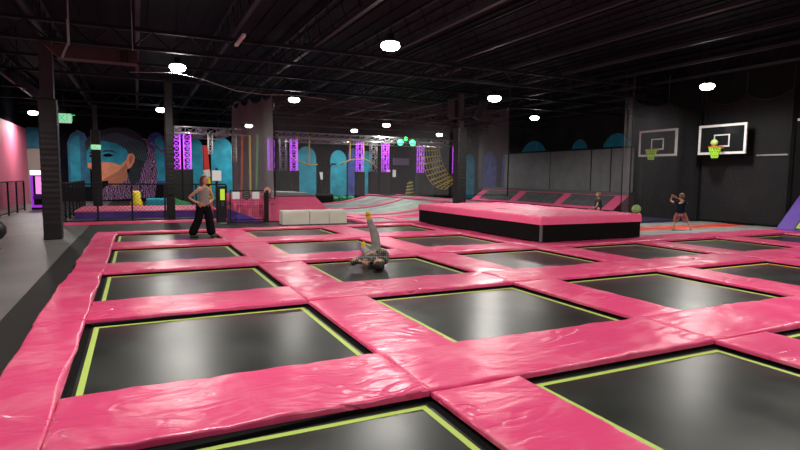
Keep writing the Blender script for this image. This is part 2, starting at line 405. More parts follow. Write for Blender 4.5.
for i, (x, y, lab) in enumerate(LP):
    if lamp0 is None:
        t = thing('ceiling_lamp', '', 'ceiling lamp', (x, y, 4.9), 0, 'round high-bay lamps')
        MB().lathe([(.06, .34), (.1, .33), (.12, .2), (.2, .16), (.2, .13)]).build('housing', M['black'], t, True)
        MB().lathe([(.2, .13), (.26, .1), (.27, .03), (.22, -.03), (.1, -.06), (.01, -.065)]).build('lens', M['lens'], t, True)
        MB().tube([(0, 0, .33), (0, 0, 2.0)], .012, 6).build('rod', M['steel'], t)
        ld = bpy.data.lights.new('lamp_light', 'AREA'); ld.shape = 'DISK'; ld.size = .5; ld.energy = 130; ld.color = (1, .965, .9); ld.spread = R(170)
        lo = bpy.data.objects.new('bulb', ld); C.objects.link(lo); lo.parent = t; lo.location = (0, 0, -.08)
        l2 = bpy.data.lights.new('lamp_glow', 'SPOT'); l2.spot_size = R(172); l2.spot_blend = .25; l2.shadow_soft_size = .16; l2.energy = 190; l2.color = (1, .965, .9)
        lo2 = bpy.data.objects.new('glow', l2); C.objects.link(lo2); lo2.parent = t; lo2.location = (0, 0, -.26)
        lamp0 = t
    else: t = copy_tree(lamp0)
    t.location = (x, y, 4.565 if i == 3 else 4.9); t.scale = (.86,)*2+(1,); t['label'] = 'glowing round high-bay lamp '+lab

# ------------------------------------------------------------------ pillars
def pillar(x, y, w, zt, label, upper=.16, group=None):
    t = thing('padded_pillar', label, 'pillar', (x, y, 0), 0, group)
    MB().box(-upper/2, upper/2, -upper/2, upper/2, 0.0, 5.19).build('column', M['post'], t)
    bm = MB(); bm.box(-w/2, w/2, -w/2, w/2, .0, zt, .03)
    seg = int(zt/.07)
    bmesh.ops.bisect_plane
    for k in range(1, seg):
        g = list(bm.bm.verts)+list(bm.bm.edges)+list(bm.bm.faces)
        bmesh.ops.bisect_plane(bm.bm, geom=g, plane_co=(0, 0, zt*k/seg), plane_no=(0, 0, 1))
    for v in bm.bm.verts:
        if .05 < v.co.z < zt-.05:
            s_ = 1+.035*noise.noise(Vector((v.co.x*2+x, v.co.y*2, v.co.z*6)))+.012*math.sin(v.co.z*45)
            v.co.x *= s_; v.co.y *= s_
    bm.build('pad_wrap', M['blackvinyl'], t)
    return t
p1 = pillar(-2.06, 17.32, .42, 3.7, 'tall black padded pillar with a wrinkled wrap on the grey walkway', .3)
p2 = pillar(12.3, 20.0, .42, 3.82, 'black padded pillar rising behind the big pink box', .2)
p3 = pillar(1.15, 22.75, .3, 5.18, 'slim dark pillar behind the railing next to the standing woman', .2)
p4 = pillar(-1.82, 32, .42, 3.95, 'dark pillar in front of the painted face', .2)
# speakers on the central pillar
def speaker(x, label, ry, rz):
    t = thing('loudspeaker', label, 'loudspeaker', (x, 19.78, 4.55), 0, 'loudspeakers on the central pillar')
    t.rotation_euler = (0, ry, rz)
    MB().box(-.17, .17, -.16, .16, -.38, .38, .02).build('cabinet', M['post'], t)
    MB().box(-.14, .14, -.172, -.16, -.34, .34).build('grille', M['black'], t)
    return t
speaker(11.78, 'black loudspeaker hanging upright left of the pillar', 0, .5)
speaker(13.1, 'black loudspeaker tilted on the right of the pillar', .45, -.3)
t = thing('speaker_bracket', 'black pipe bracket carrying the two loudspeakers', 'bracket', (12.3, 19.78, 4.12))
MB().tube([(-.5, 0, 0), (.75, 0, 0)], .02, 6).tube([(0, -.02, 0), (0, -.02, .3)], .02, 6).build('bar', M['steel'], t)

# ------------------------------------------------------------------ big box
t = thing('padded_box', 'large raised box with pink padded top and black sides behind the trampolines', 'padded box', (BX0, BY0, .145))
W, D = BX1-BX0, BY1-BY0
MB().box(0.02, W-.02, 0.02, D-.02, .0, 0.43).build('black_skirt', M['spring'], t)
MB().box(-.004, .05, -.004, .05, 0, 0.43).build('corner_strip', mat('grey_zip', (.1, .1, .11), .6), t)
for (a, b, c, d) in [(0, W, 0, .5), (0, W, D-.5, D), (0, .5, .5, D-.5), (W-.5, W, .5, D-.5)]:
    o = link('edge_pad', pad_mesh(b-a, d-c, .22, a+c+3, wob=.01, rise=.02, roll=.03), t, M['pinkflat']); o.location = (a, c, 0.43)
for q in range(2):
    y0 = .5+q*(D-1)/2; o = link('top_panel', pad_mesh(W-1, (D-1)/2, .205, 40+q, wob=.005, rise=.02), t, M['palepink']); o.location = (.5, y0, 0.43)
b = MB(); b.sphere((0, 0, 0), .125); tag(b.build('ball', M['ball'], None, True), 'green ball resting on the right corner of the pink box', 'ball').location = (12.66, 11.12, .795+.125)

# ------------------------------------------------------------------ right lane: grey mats, red-orange beds
tag(MB().box(12.78, 20.98, 11.44, 12.88, 0, .06, .01).build('lane_mat', mat('grey_lane_mat', (.26, .27, .27), .6, nscale=1.5, namt=.25)), 'grey mat strip between pink pads and the red lane', 'mat')
tag(MB().box(12.78, 20.98, 14.0, 15.1, 0, .06, .01).build('lane_mat', bpy.data.materials['grey_lane_mat']), 'grey mat strip at the far side of the red lane', 'mat')
for q, (a, b2) in enumerate([(12.78, 16.6), (16.65, 20.9)]):
    t = thing('lane_trampoline', ['red trampoline lane hidden mostly behind the pink box', 'red trampoline lane under the shooting boy'][q], 'trampoline', (a, 12.89, 0))
    MB().box(0, b2-a, 0.01, 1.1, 0, .05).build('bed', M['redbed'], t)
    MB().box(.0, b2-a, .5, .55, .0502, .053).build('seam', M['spring'], t)
tag(MB().box(12.78, 20.98, 15.15, 17.9, 0, .04).build('lane_floor', mat('indigo_mat', (.05, .035, .1), .6)), 'dark indigo mat beyond the red lane', 'mat')

# purple angled wall trampoline at right
t = thing('angled_trampoline', 'purple framed slanted wall trampoline at the right edge', 'trampoline', (19.4, 4, 0), 0)
L_ = 7.35
MB().prism([(.05, 0, .0), (1.55, 0, 0), (1.55, 0, 1.25), (1.4, 0, 1.25)], (0, L_, 0)).build('frame', M['purple'], t)
MB().box(-.08, .3, -.05, L_+.02, 0, .13, .03).build('base_pad', M['purple'], t)
nrm = Vector((-1.25, 0, 1.35)).normalized(); dv = Vector((1.35, 0, 1.25))
def slant(u, y, off): return tuple(Vector((.05, y, 0))+dv*u+nrm*off)
MB().prism([slant(.12, .4, .01), slant(.9, .4, .01), slant(.9, L_-.55, .01), slant(.12, L_-.55, .01)], nrm*.012).build('bed', M['bed'], t)
b = MB()
for (u0, u1, a, c) in [(.14, .17, .45, L_-.6), (.85, .88, .45, L_-.6), (.17, .85, .45, .52), (.17, .85, L_-.67, L_-.6)]:
    b.prism([slant(u0, a, .024), slant(u1, a, .024), slant(u1, c, .024), slant(u0, c, .024)], nrm*.004)
b.build('border_line', M['lime'], t)

# ------------------------------------------------------------------ basketball hoops
def hoop(y, label):
    t = thing('basketball_hoop', label, 'basketball hoop', (20.3, y, 0), 0, 'basketball hoops on the black wall')
    w, z0, z1 = .95, 2.75, 3.87
    MB().box(0, .03, -w, w, z0, z1).build('backboard', M['glass'], t)
    f = MB(); e = .08
    f.box(-.02, .035, -w-.01, w+.01, z0-.01, z0+e).box(-.02, .035, -w-.01, w+.01, z1-e, z1+.01).box(-.02, .035, -w-.01, -w+e, z0+e, z1-e).box(-.02, .035, w-e, w+.01, z0+e, z1-e)
    f.build('board_frame', M['white'], t)
    f = MB(); a, c0, c1, e = .32, 3.02, 3.5, .05
    f.box(-.012, -.001, -a, a, c0, c0+e).box(-.012, -.001, -a, a, c1-e, c1).box(-.012, -.001, -a, -a+e, c0+e, c1-e).box(-.012, -.001, a-e, a, c0+e, c1-e)
    f.build('shooters_square', M['white'], t)
    r = MB(); cx = -.36
    r.tube([(cx+.225*math.cos(k*PI/12), .225*math.sin(k*PI/12), 3.02) for k in range(25)], .018, 6, caps=False)
    r.box(-.16, 0, -.09, .09, 2.96, 3.04); r.build('rim', M['orange'], t)
    n = MB()
    for k in range(14):
        for sgn in (1, -1):
            pts = []
            for q in range(6):
                z = 3.01-.085*q; rr = .225-.02*q-(.02 if q > 2 else 0); an = 2*PI*k/14+sgn*q*.224
                pts.append((cx+rr*math.cos(an), rr*math.sin(an), z))
            n.tube(pts, .011, 4)
    n.build('net', M['limenet'], t)
    b = MB()
    for s_ in (-.5, .5): b.box(.03, .68, s_-.03, s_+.03, 3.5, 3.56).box(.03, .68, s_-.03, s_+.03, 2.95, 3.01)
    b.build('wall_bracket', M['steel'], t)
    return t
hoop(13.98, 'bright basketball hoop with white-framed backboard and lime net, ball in the rim')
hoop(16.88, 'dimmer basketball hoop seen through netting, further left')
b = MB(); b.sphere((0, 0, 0), .13); tag(b.build('ball', M['ballL'], None, True), 'yellow-green ball dropping into the basketball rim', 'ball').location = (19.94, 14.02, 3.17)
tag(MB().box(20.9, 20.98, 11.9, 13.0, 2.66, 2.71).build('wall_rail', M['alu']), 'thin pale rail on the black wall right of the backboard', 'rail')
b = MB(); b.box(20.9, 20.97, 11.45, 11.65, 3.84, 3.92); tag(b.build('wall_light', M['paper']), 'small pale fitting high on the black wall at the right', 'fitting')

# ------------------------------------------------------------------ nets
def net(name, p0, p1, z0, z1, label, m, ns=5, sag=.25, fold=.06, n=60, z1b=None, lean=0):
    p0, p1 = Vector((*p0, 0)), Vector((*p1, 0)); d = p1-p0; nn = Vector((-d.y, d.x, 0)).normalized(); L = d.length
    t = thing(name, label, 'net', p0); bm = bmesh.new(); rows = []
    z1b = z1 if z1b is None else z1b
    for i in range(n+1):
        f = i/n; ph = (f*ns) % 1; top = z1+(z1b-z1)*f-sag*4*ph*(1-ph)
        col = []
        for j in range(9):
            g = j/8; z = z0+(top-z0)*g
            off = fold*math.sin(f*L*2.1+math.sin(f*9)*1.5)*(.5+.5*g)+fold*.5*noise.noise(Vector((f*L*.8, z, 3)))
            col.append(bm.verts.new(d*f+nn*(off+lean*g)+Vector((0, 0, z))))
        rows.append(col)
    for a, b in zip(rows, rows[1:]):
        for j in range(8): bm.faces.new((a[j], b[j], b[j+1], a[j+1]))
    tops = [tuple(r[-1].co) for r in rows]; bots = [tuple(r[0].co) for r in rows]; e0 = [tuple(v.co) for v in rows[0]]; e1 = [tuple(v.co) for v in rows[-1]]
    me = bpy.data.meshes.new('mesh_panel'); bm.to_mesh(me); bm.free()
    for p in me.polygons: p.use_smooth = True
    link('mesh_panel', me, t, m)
    h = MB(); h.tube(tops, .022, 5).tube(e0, .02, 5).tube(e1, .02, 5).tube(bots, .015, 5); h.build('hem_rope', M['black'], t)
    for k in range(ns+1):
        q = tops[min(n, int(k*n/ns))]; MB().tube([q, (q[0], q[1], 5.79)], .01, 4).build('hanger', M['post'], t)
    return t
NG = net_mat('grey_netting', (.22, .22, .23), .2)
NG2 = net_mat('pale_grey_netting', (.4, .4, .41), .5)
NB = net_mat('dark_netting', (.075, .075, .08), .24)
net('safety_net', (4.66, 20.6), (15.2, 20.6), .98, 4.85, 'wide see-through grey safety net hanging behind the foam blocks', NG, 6, .18, z1b=4.95)
net('safety_net', (3.95, 26.0), (4.66, 20.7), .9, 5.0, 'paler slanting net left of the wide net corner', NG2, 4, .3, z1b=4.9)
net('safety_net', (15.25, 20.6), (24.8, 37.5), .9, 5.0, 'tall see-through net in front of the slanted pink trampolines', NG, 6, .2, z1b=5.1)
net('safety_net', (17.0, 15.3), (20.9, 15.3), .1, 4.75, 'dark net hanging in front of the dimmer hoop', NB, 2, .2)
net('safety_net', (16.7, 15.4), (16.98, 15.25), .1, 4.8, 'pale grey net edge left of the dimmer hoop', NG, 1, .05, fold=.02)

net('safety_net', (20.84, 11.8), (20.84, 15.1), .15, 5.0, 'fine dark net against the wall behind the bright hoop', NB, 2, .3, fold=.015)
# ------------------------------------------------------------------ foam blocks
for q, (a, b2, lab) in enumerate([(4.68, 5.66, 'left'), (5.68, 6.4, 'middle'), (6.42, 7.1, 'right')]):
    o = link('foam_block', pad_mesh(b2-a, .55, .5, 60+q, wob=.008, rise=.01, roll=.02), None, M['foam']); o.location = (a, 19.55, .0)
    tag(o, f'off-white vinyl foam block, {lab} one of three in a row', 'foam block', 'off-white foam blocks')

# pink side ramp behind the foam blocks
t = thing('ramp', 'pink sided platform with grey top behind the white foam blocks', 'platform', (0, 21.3, 0))
MB().prism([(4.55, 0, 0), (7.4, 0, 0), (6.35, 0, .98), (4.55, 0, .98)], (0, 2.2, 0)).build('pink_side', M['pinkflat'], t)
MB().prism([(4.55, -.03, .985), (6.4, -.03, .985), (6.1, -.03, 1.08), (4.55, -.03, 1.12)], (0, 2.4, 0)).build('grey_top', M['greywall'], t)
# gate with signs
t = thing('mesh_gate', 'black framed mesh gate with white signs and round emblem', 'gate', (3.06, 21.0, 0))
g = MB(); g.box(0, .04, -.02, .02, 0, 1.2).box(1.26, 1.3, -.02, .02, 0, 1.2).box(.04, 1.26, -.02, .02, .08, .12).box(.04, 1.26, -.02, .02, 1.16, 1.2); g.build('frame', M['black'], t)
g = MB()
for k in range(1, 14): g.box(.04+k*.087, .044+k*.087, -.003, .003, .12, 1.16)
for k in range(1, 12): g.box(.04, 1.26, -.003, .003, .12+k*.087, .124+k*.087)
g.build('mesh', M['black'], t)
for x in (.1, .82): MB().box(x, x+.26, -.035, -.024, .88, 1.14).build('sign_sheet', M['paper'], t)
g = MB(); g.lathe([(.001, 0), (.17, 0), (.17, .012), (.001, .012)], n=24)
for v in g.bm.verts: v.co = Vector((v.co.x+.6, -.03-v.co.z, v.co.y+1.01))
g.mi = 1
for rr in (.14, .085): g.tube([(.6+rr*math.cos(k*PI/12), -.046, 1.01+rr*math.sin(k*PI/12)) for k in range(25)], .012, 4, caps=False)
g.box(.54, .66, -.05, -.044, .99, 1.03)
g.build('round_emblem', [M['black'], M['greywall']], t)
b = MB(); b.lathe([(.001, 0), (.13, 0), (.13, .03), (.001, .03)], n=8)
for v in b.bm.verts: v.co = Vector((v.co.x+1.38, -.02-v.co.z, v.co.y+1.2))
b.build('round_sign', mat('salmon_sign', (.7, .3, .25), .6), t)
MB().box(1.3, 1.42, -.06, .06, 0, 1.2).build('latch_post', M['black'], t)
# pink wall & purple slide behind the gate
t = thing('padded_wall', 'pink padded wall with purple wedge behind the mesh gate', 'padded wall', (3.04, 21.5, 0))
PWL = 1.33
MB().box(0, 1.33, 0, .12, 0, 1.08).build('pink_panel', M['pinkflat'], t)
MB().prism([(0, -.1, 0), (1.3, -.1, 0), (0, -.1, .5)], (0, .09, 0)).build('purple_wedge', M['purple'], t)

# kiosk, sign post, coloured padded post
t = thing('sign_post', 'black post holding a white sheet left of the mesh gate', 'sign', (2.68, 21.5, 0))
MB().box(-.04, .04, -.04, .04, 0, 2.0).build('post', M['black'], t); MB().box(-.16, .16, -.07, -.045, 1.54, 1.92).build('sheet', M['paper'], t)
t = thing('kiosk', 'black stand with a lime green panel beside the mesh gate', 'stand', (2.78, 20.9, 0)); t.scale = (.72, 1, 1)
MB().box(-.16, .16, -.12, .12, 0.02, 1.35, .01).build('body', M['black'], t); MB().box(-.11, .11, -.135, -.121, .85, 1.25).build('lime_panel', M['limep'], t)
MB().box(-.06, .06, -.137, -.121, .62, .8).build('label_plate', M['post'], t)
MB().box(-.18, .18, -.2, .14, 0, .03).build('foot', M['greywall'], t)
t = thing('padded_post', 'tall slim post with red, white and yellow sections behind the woman', 'padded post', (2.48, 22.9, 0))
b = MB()
b.tube([(0, 0, 1.95), (-.04, 0, 2.9)], .12, 10, r1=.1).build('red_section', M['red'], t)
MB().tube([(0.02, 0, 1.68), (0, 0, 1.95)], .13, 10).build('white_section', M['white'], t)
MB().tube([(0.12, 0, .75), (.05, 0, 1.68)], .12, 10, r1=.08).build('yellow_section', mat('yellow_vinyl', (.75, .55, .03), .5), t)
MB().tube([(.1, 0, 0), (.1, 0, .75)], .1, 10).build('pink_section', M['pinkflat'], t)
MB().sphere((.12, -.1, 1.0), .07).sphere((.06, -.1, 1.35), .05).build('black_emblem', M['black'], t)

# ------------------------------------------------------------------ fences
def fence(p0, p1, h, posts, label, cat='fence', mesh=True, z0=0.0, step=.14):
    p0, p1 = Vector((*p0, 0)), Vector((*p1, 0)); d = p1-p0; L = d.length; an = math.atan2(d.y, d.x)
    t = thing('railing', label, cat, (p0.x, p0.y, z0), an)
    MB().box(0, L, -.025, .025, h-.05, h).build('top_rail', M['black'], t)
    MB().box(0, L, -.015, .015, .08, .12).build('bottom_rail', M['black'], t)
    for k in range(posts):
        x = L*k/(posts-1); MB().box(x-.03, x+.03, -.03, .03, 0, h-.05).build('post', M['black'], t)
    if mesh:
        w = MB(); n = int(L/step); H = h-.17
        def bar(a, b):
            a, b = Vector(a), Vector(b); u = Vector((0, 1, 0)).cross(b-a).normalized()*.004
            w.prism([a-u, b-u, b+u, a+u], (0, .006, 0))
        k = -int(H/step)-1
        while k*step < L:
            x0 = k*step
            for (xa, za, xb, zb) in ((x0, .12, x0+H, .12+H), (x0, .12+H, x0+H, .12)):
                s0 = max(0, (0-xa)/H); s1 = min(1, (L-xa)/H)
                if s1 > s0: bar((xa+H*s0, 0, za+(zb-za)*s0), (xa+H*s1, 0, za+(zb-za)*s1))
            k += 1
        w.build('wire_mesh', M['black'], t)
    return t
fence((-2.36, 22.1), (3.1, 22.1), 1.42, 6, 'black wire railing in front of the purple pit, behind the woman')
fence((-2.4, 22.2), (-2.4, 32), 1.42, 8, 'black wire railing running away along the purple pit edge')
fence((-4.8, 22), (-4.8, 31), 1.4, 6, 'black railing beside the pink wall at far left', step=.2)
pad('foot_pad', -2.3, 3.1, 21.65, 22.0, 0, .085, 'narrow pink pad along the foot of the pit railing', 'floor pad', thin=True)
# pit block
t = thing('padded_platform', 'purple sided platform with pink top behind the railing', 'platform', (-2.2, 24.6, 0))
MB().box(0, 5.3, 0, 3.6, 0, .24).build('purple_side', M['purple'], t)
MB().box(-.02, 5.32, -.03, 3.6, .245, .3, .02).build('pink_top', M['pinkflat'], t)
b = MB(); rnd = random.Random(3)
for k, (x, c, lab) in enumerate([(2.95, .34, 'tall'), (3.55, .16, 'low'), (2.15, .26, 'small')]):
    o = MB(); o.prism([(-.5*c*3, 0, 0), (.5*c*3, 0, 0), (.3*c*3, 0, c*.5), (-.1*c*3, 0, c*.7), (-.5*c*3, 0, c)], (0, .5, 0))
    o = o.build('foam_step', M['green']); o.location = ((2.2, 3.5, 4.6)[k], 31.2, 0)
    o.scale.z = 1.6
    tag(o, f'{lab} green foam step beyond the purple platform', 'foam step', 'green foam steps')
o = MB(); o.lathe([(.3, 0), (.3, .25), (.22, .45), (.2, .8), (.12, .9)], n=12); o = o.build('foam_figure', mat('yellow_foam', (.8, .6, .03), .6), None, True); o.location = (-.05, 31.4, 0)
tag(o, 'yellow rounded foam block standing before the mural', 'foam block')
o = MB(); o.box(-.5, .5, 0, .5, 0, .5, .08); o = o.build('foam_figure', M['teal']); o.location = (.9, 31.4, 0)
tag(o, 'teal foam block next to the yellow one before the mural', 'foam block')

# ------------------------------------------------------------------ mural and painted arches
def MU(x, y):      # mural sketch units -> wall x,z
    u = x/3.754; v = y/3.754
    return (-4.16+u*.0567, 5.01-(v-20)*.0613+u*.003)
def paint(mb, pts, layer, mi, y=40.0):
    mb.mi = mi; mb.prism([(a, y-.004*layer, b) for a, b in pts], (0, .003, 0))
mu = MB()
MATS = [M['tealdark'], M['teal'], M['hairpaint'], M['skinpaint'], M['cable'], M['skinshade'], M['strand'], M['wall'], M['blue'], M['yellow']]
def A(pts, layer, mi): paint(mu, [MU(*p) for p in pts], layer, mi)
A([(22, 330), (22, 160), (35, 128), (60, 112), (85, 125), (100, 160), (100, 330)], 1, 0)
A([(30, 320), (30, 165), (48, 135), (66, 130), (66, 320)], 2, 1)
A([(315, 330), (315, 160), (335, 130), (362, 122), (385, 140), (395, 170), (395, 330)], 1, 8)
A([(350, 320), (352, 150), (372, 140), (386, 165), (388, 320)], 2, 1)
A([(265, 380), (240, 300), (262, 200), (280, 150), (320, 165), (352, 210), (358, 300), (345, 385)], 3, 4)
A([(130, 385), (150, 335), (200, 312), (250, 300), (330, 330), (345, 385)], 4, 4)
# hair
A([(88, 190), (84, 160), (100, 138), (140, 116), (190, 103), (245, 106), (290, 128), (318, 170), (322, 220), (300, 262), (285, 320), (255, 330), (240, 300), (240, 200), (140, 180)], 5, 2)
# neck and face
A([(165, 318), (168, 290), (235, 258), (243, 300), (215, 325), (190, 335)], 6, 5)
A([(92, 240), (95, 205), (150, 178), (215, 190), (243, 215), (246, 260), (222, 288), (185, 303), (160, 310), (140, 312), (125, 306), (118, 292), (108, 285), (112, 272), (104, 262), (92, 256)], 7, 3)
A([(135, 312), (160, 310), (222, 288), (246, 255), (240, 240), (205, 275), (165, 295)], 8, 5)
# teal band across the eyes
A([(88, 238), (92, 195), (112, 165), (150, 155), (200, 165), (238, 190), (250, 212), (236, 232), (215, 252), (185, 240), (150, 237), (118, 238)], 8, 1)
A([(148, 212), (158, 205), (176, 204), (190, 213), (176, 217), (160, 217)], 9, 7)
A([(98, 214), (104, 207), (116, 208), (120, 215), (108, 218)], 9, 7)
A([(140, 200), (160, 190), (188, 193), (200, 203), (178, 197), (158, 197)], 9, 2)
A([(94, 203), (104, 197), (118, 201), (106, 202)], 9, 2)
A([(112, 276), (130, 272), (146, 277), (130, 286), (114, 285)], 9, 5)      # lips
A([(100, 258), (110, 254), (122, 262), (110, 266)], 9, 5)                   # nostril
# ear
A([(238, 225), (246, 208), (262, 205), (271, 218), (268, 240), (254, 262), (244, 266), (238, 250)], 9, 3)
A([(247, 225), (255, 214), (263, 220), (259, 240), (250, 250)], 10, 5)
A([(241, 268), (248, 268), (248, 282), (241, 282)], 10, 7)
for k in range(16):
    a = k/15; x0 = 96+a*120; y0 = 168-52*math.sin(a*1.9)
    A([(x0, y0+10), (x0+4, y0+8), (x0+60+a*30, y0+26+a*20), (x0+105+a*5, y0+70+a*60), (x0+102+a*5, y0+72+a*60), (x0+56+a*30, y0+29+a*20)], 6 + (k % 3)*.25, 6)
A([(300, 150), (310, 146), (395, 205), (392, 213)], 11, 4)
mob = mu.build('wall_mural', MATS); tag(mob, 'painted mural of a face with a teal eye band and cables on the back wall', 'mural')

def arch(x0, x1, z1, m, label, group, on='back', z0=.0):
    mb = MB(); n = 10; pts = [(x0, z0)]
    for k in range(n+1):
        a = PI-PI*k/n; pts.append(((x0+x1)/2+(x1-x0)/2*math.cos(a), z1-(x1-x0)*.6+(x1-x0)*.6*math.sin(a)))
    pts.append((x1, z0))
    if on == 'back': mb.prism([(a, 39.985, b) for a, b in pts], (0, .01, 0))
    else: mb.prism([(26.17, a, b) for a, b in pts], (.01, 0, 0))
    o = mb.build('painted_arch', m); return tag(o, label, 'painted arch', group)
for x0, x1, z1, m, lab in [(3.1, 4.1, 4.2, 'teal', 'narrow teal painted arch left of the red and yellow post'), (4.65, 6.1, 4.3, 'teal', 'wide teal painted arch right of the red and yellow post'), (10.6, 12.1, 3.9, 'teal', 'teal painted arch behind the left yellow bar'),
                      (13.2, 14.5, 3.7, 'teal', 'teal painted arch behind the right yellow bar'), (14.6, 15.5, 3.9, 'blue', 'violet painted arch beside a magenta truss'), (15.7, 16.6, 3.7, 'teal', 'slim teal painted arch right of the violet one'), (24.9, 26.1, 3.7, 'teal', 'teal painted arch just right of the central pillar')]:
    arch(x0, x1, z1, M[m], lab, 'painted arches on the back wall')
for y0, y1, z1, m, lab in [(36.9, 38.9, 3.9, 'blue', 'blue painted arch nearest the back corner on the right wall'), (34.8, 36.2, 3.8, 'blue', 'second blue painted arch on the right wall'), (30.6, 34.2, 4.45, 'teal', 'broad teal painted arch above the grey drape'), (27.0, 28.5, 4.3, 'teal', 'narrow teal painted arch above the grey drape'), (23.4, 25.9, 4.5, 'teal', 'teal painted arch above the grey drape near the net edge')]:
    arch(y0, y1, z1, M[m], lab, 'painted arches on the right wall', 'right')

# grey drape panel on the right wall + slanted pink trampolines
t = thing('wall_drape', 'grey drape with black top edge hanging behind the slanted pink trampolines', 'drape', (25.8, 23.0, 0))
g = MB()
n = 60
for k in range(n):
    pass
bm = bmesh.new(); rows = []
for k in range(n+1):
    y = 12.4*k/n; rows.append([bm.verts.new((.05*math.sin(y*3.1)+.03*noise.noise(Vector((y*2, z, 0))), y, z)) for z in (.5, 1.3, 2.1, 2.9, 3.55)])
for a, b in zip(rows, rows[1:]):
    for j in range(4): bm.faces.new((a[j], b[j], b[j+1], a[j+1]))
me = bpy.data.meshes.new('cloth'); bm.to_mesh(me); bm.free(); [setattr(p, 'use_smooth', True) for p in me.polygons]; link('cloth', me, t, M['greywall'])
MB().box(-.05, .03, 0, 12.4, 3.55, 3.66).build('top_edge', M['black'], t)
g = MB()
for y in (1.6, 3.2, 7): g.box(-.1, -.08, y, y+.03, .5, 3.55)
g.build('seam', M['black'], t)

t = thing('angled_trampoline', 'slanted pink trampoline row with dark beds below the grey drape', 'trampoline', (23.9, 22.6, 0))
LL = 14.5
MB().prism([(0, 0, 0), (1.6, 0, 0), (1.6, 0, .82), (1.2, 0, .82)], (0, LL, 0)).build('pink_frame', M['pinkflat'], t)
MB().box(1.15, 1.7, -.02, LL+.02, .825, 1.0).build('top_pad', mat('grey_top_pad', (.11, .12, .13), .6), t)
dv2 = Vector((1.2, 0, .82)); nr2 = Vector((-.82, 0, 1.2)).normalized()
def sl2(u, y, off): return tuple(Vector((0, y, 0))+dv2*u+nr2*off)
for (a, c) in ((.9, 4.4), (5.1, 8.9), (9.8, 13.6)):
    MB().prism([sl2(.15, a, .004), sl2(.92, a, .004), sl2(.92, c, .004), sl2(.15, c, .004)], nr2*.02).build('bed', M['meshgrey'], t)

# ------------------------------------------------------------------ quarter-pipe ramps (ridge runs away from the camera)
def qz(x): 
    g = max(0, min(1, (x-8.6)/4.4)); return .05+.56*g**2.8
t = thing('curved_ramp', 'curved pink and grey trampoline ramp sweeping up behind the foam blocks', 'ramp', (0, 0, 0))
def qpatch(name, y0, y1, x0, x1, lift, m, thick=.05):
    bm = bmesh.new(); n = 20; top = []; bot = []
    for k in range(n+1):
        x = x0+(x1-x0)*k/n; z = qz(x)+lift
        top.append([bm.verts.new((x, y0, z)), bm.verts.new((x, y1, z))]); bot.append([bm.verts.new((x, y0, z-thick)), bm.verts.new((x, y1, z-thick))])
    for k in range(n):
        bm.faces.new((top[k][0], top[k+1][0], top[k+1][1], top[k][1])); bm.faces.new((bot[k][0], bot[k][1], bot[k+1][1], bot[k+1][0]))
        bm.faces.new((top[k][0], bot[k][0], bot[k+1][0], top[k+1][0])); bm.faces.new((top[k][1], top[k+1][1], bot[k+1][1], bot[k][1]))
    for k in (0, n): bm.faces.new((top[k][0], top[k][1], bot[k][1], bot[k][0]))
    bmesh.ops.recalc_face_normals(bm, faces=bm.faces)
    me = bpy.data.meshes.new(name); bm.to_mesh(me); bm.free()
    for p in me.polygons: p.use_smooth = False
    return link(name, me, t, m)
for y0, y1, m in ((21.6, 22.3, 'bedgrey'), (22.9, 26.6, 'bedgreen'), (27.3, 31.4, 'bedgrey')): qpatch('bed', y0, y1, 8.6, 12.9, 0, M[m])
for y0, y1 in ((21.0, 21.6), (22.3, 22.9), (26.6, 27.3), (31.4, 32.0)): qpatch('divider_pad', y0, y1, 8.6, 12.9, .04, M['pinkflat'], .09)
MB().box(12.9, 13.2, 21.0, 32.0, .0, .66, .02).build('ridge_pad', M['pinkflat'], t)
MB().box(13.2, 14.9, 21.0, 32.0, .0, .58).build('deck', M['bedgrey'], t)
MB().box(14.9, 15.1, 21.0, 32.0, .0, .62).build('deck_edge', M['pinkflat'], t)
MB().box(8.0, 8.6, 21.0, 32.0, 0.0, .09).build('foot_pad', M['pinkflat'], t)
# flat runs in front
def tumble(x0, x1, y0, y1, label, m):
    t = thing('tumble_track', label, 'trampoline', (x0, y0, 0)); w, d = x1-x0, y1-y0
    MB().box(.28, w-.28, .28, d-.28, 0, .06).build('bed', M[m], t)
    f = MB(); f.box(0, w, 0, .28, 0, .1, .02).box(0, w, d-.28, d, 0, .1, .02).box(0, .28, .28, d-.28, 0, .1, .02).box(w-.28, w, .28, d-.28, 0, .1, .02); f.build('border_pad', M['pinkflat'], t)
tumble(7.5, 9.3, 18.6, 20.9, 'flat grey trampoline with pink border right of the foam blocks', 'bedgrey')
tumble(9.32, 11.8, 18.6, 20.9, 'flat grey trampoline with pink border by the corner of the pink box', 'bedgrey')
tumble(7.6, 7.98, 21.6, 24.5, 'narrow pink bordered strip at the foot of the curved ramp', 'bedgrey') if False else None
tag(MB().box(13.35, 15.0, 18.6, 20.9, 0, .5, .03).build('foam_mat', M['pinkflat']), 'pink foam mat behind the big pink box', 'mat')

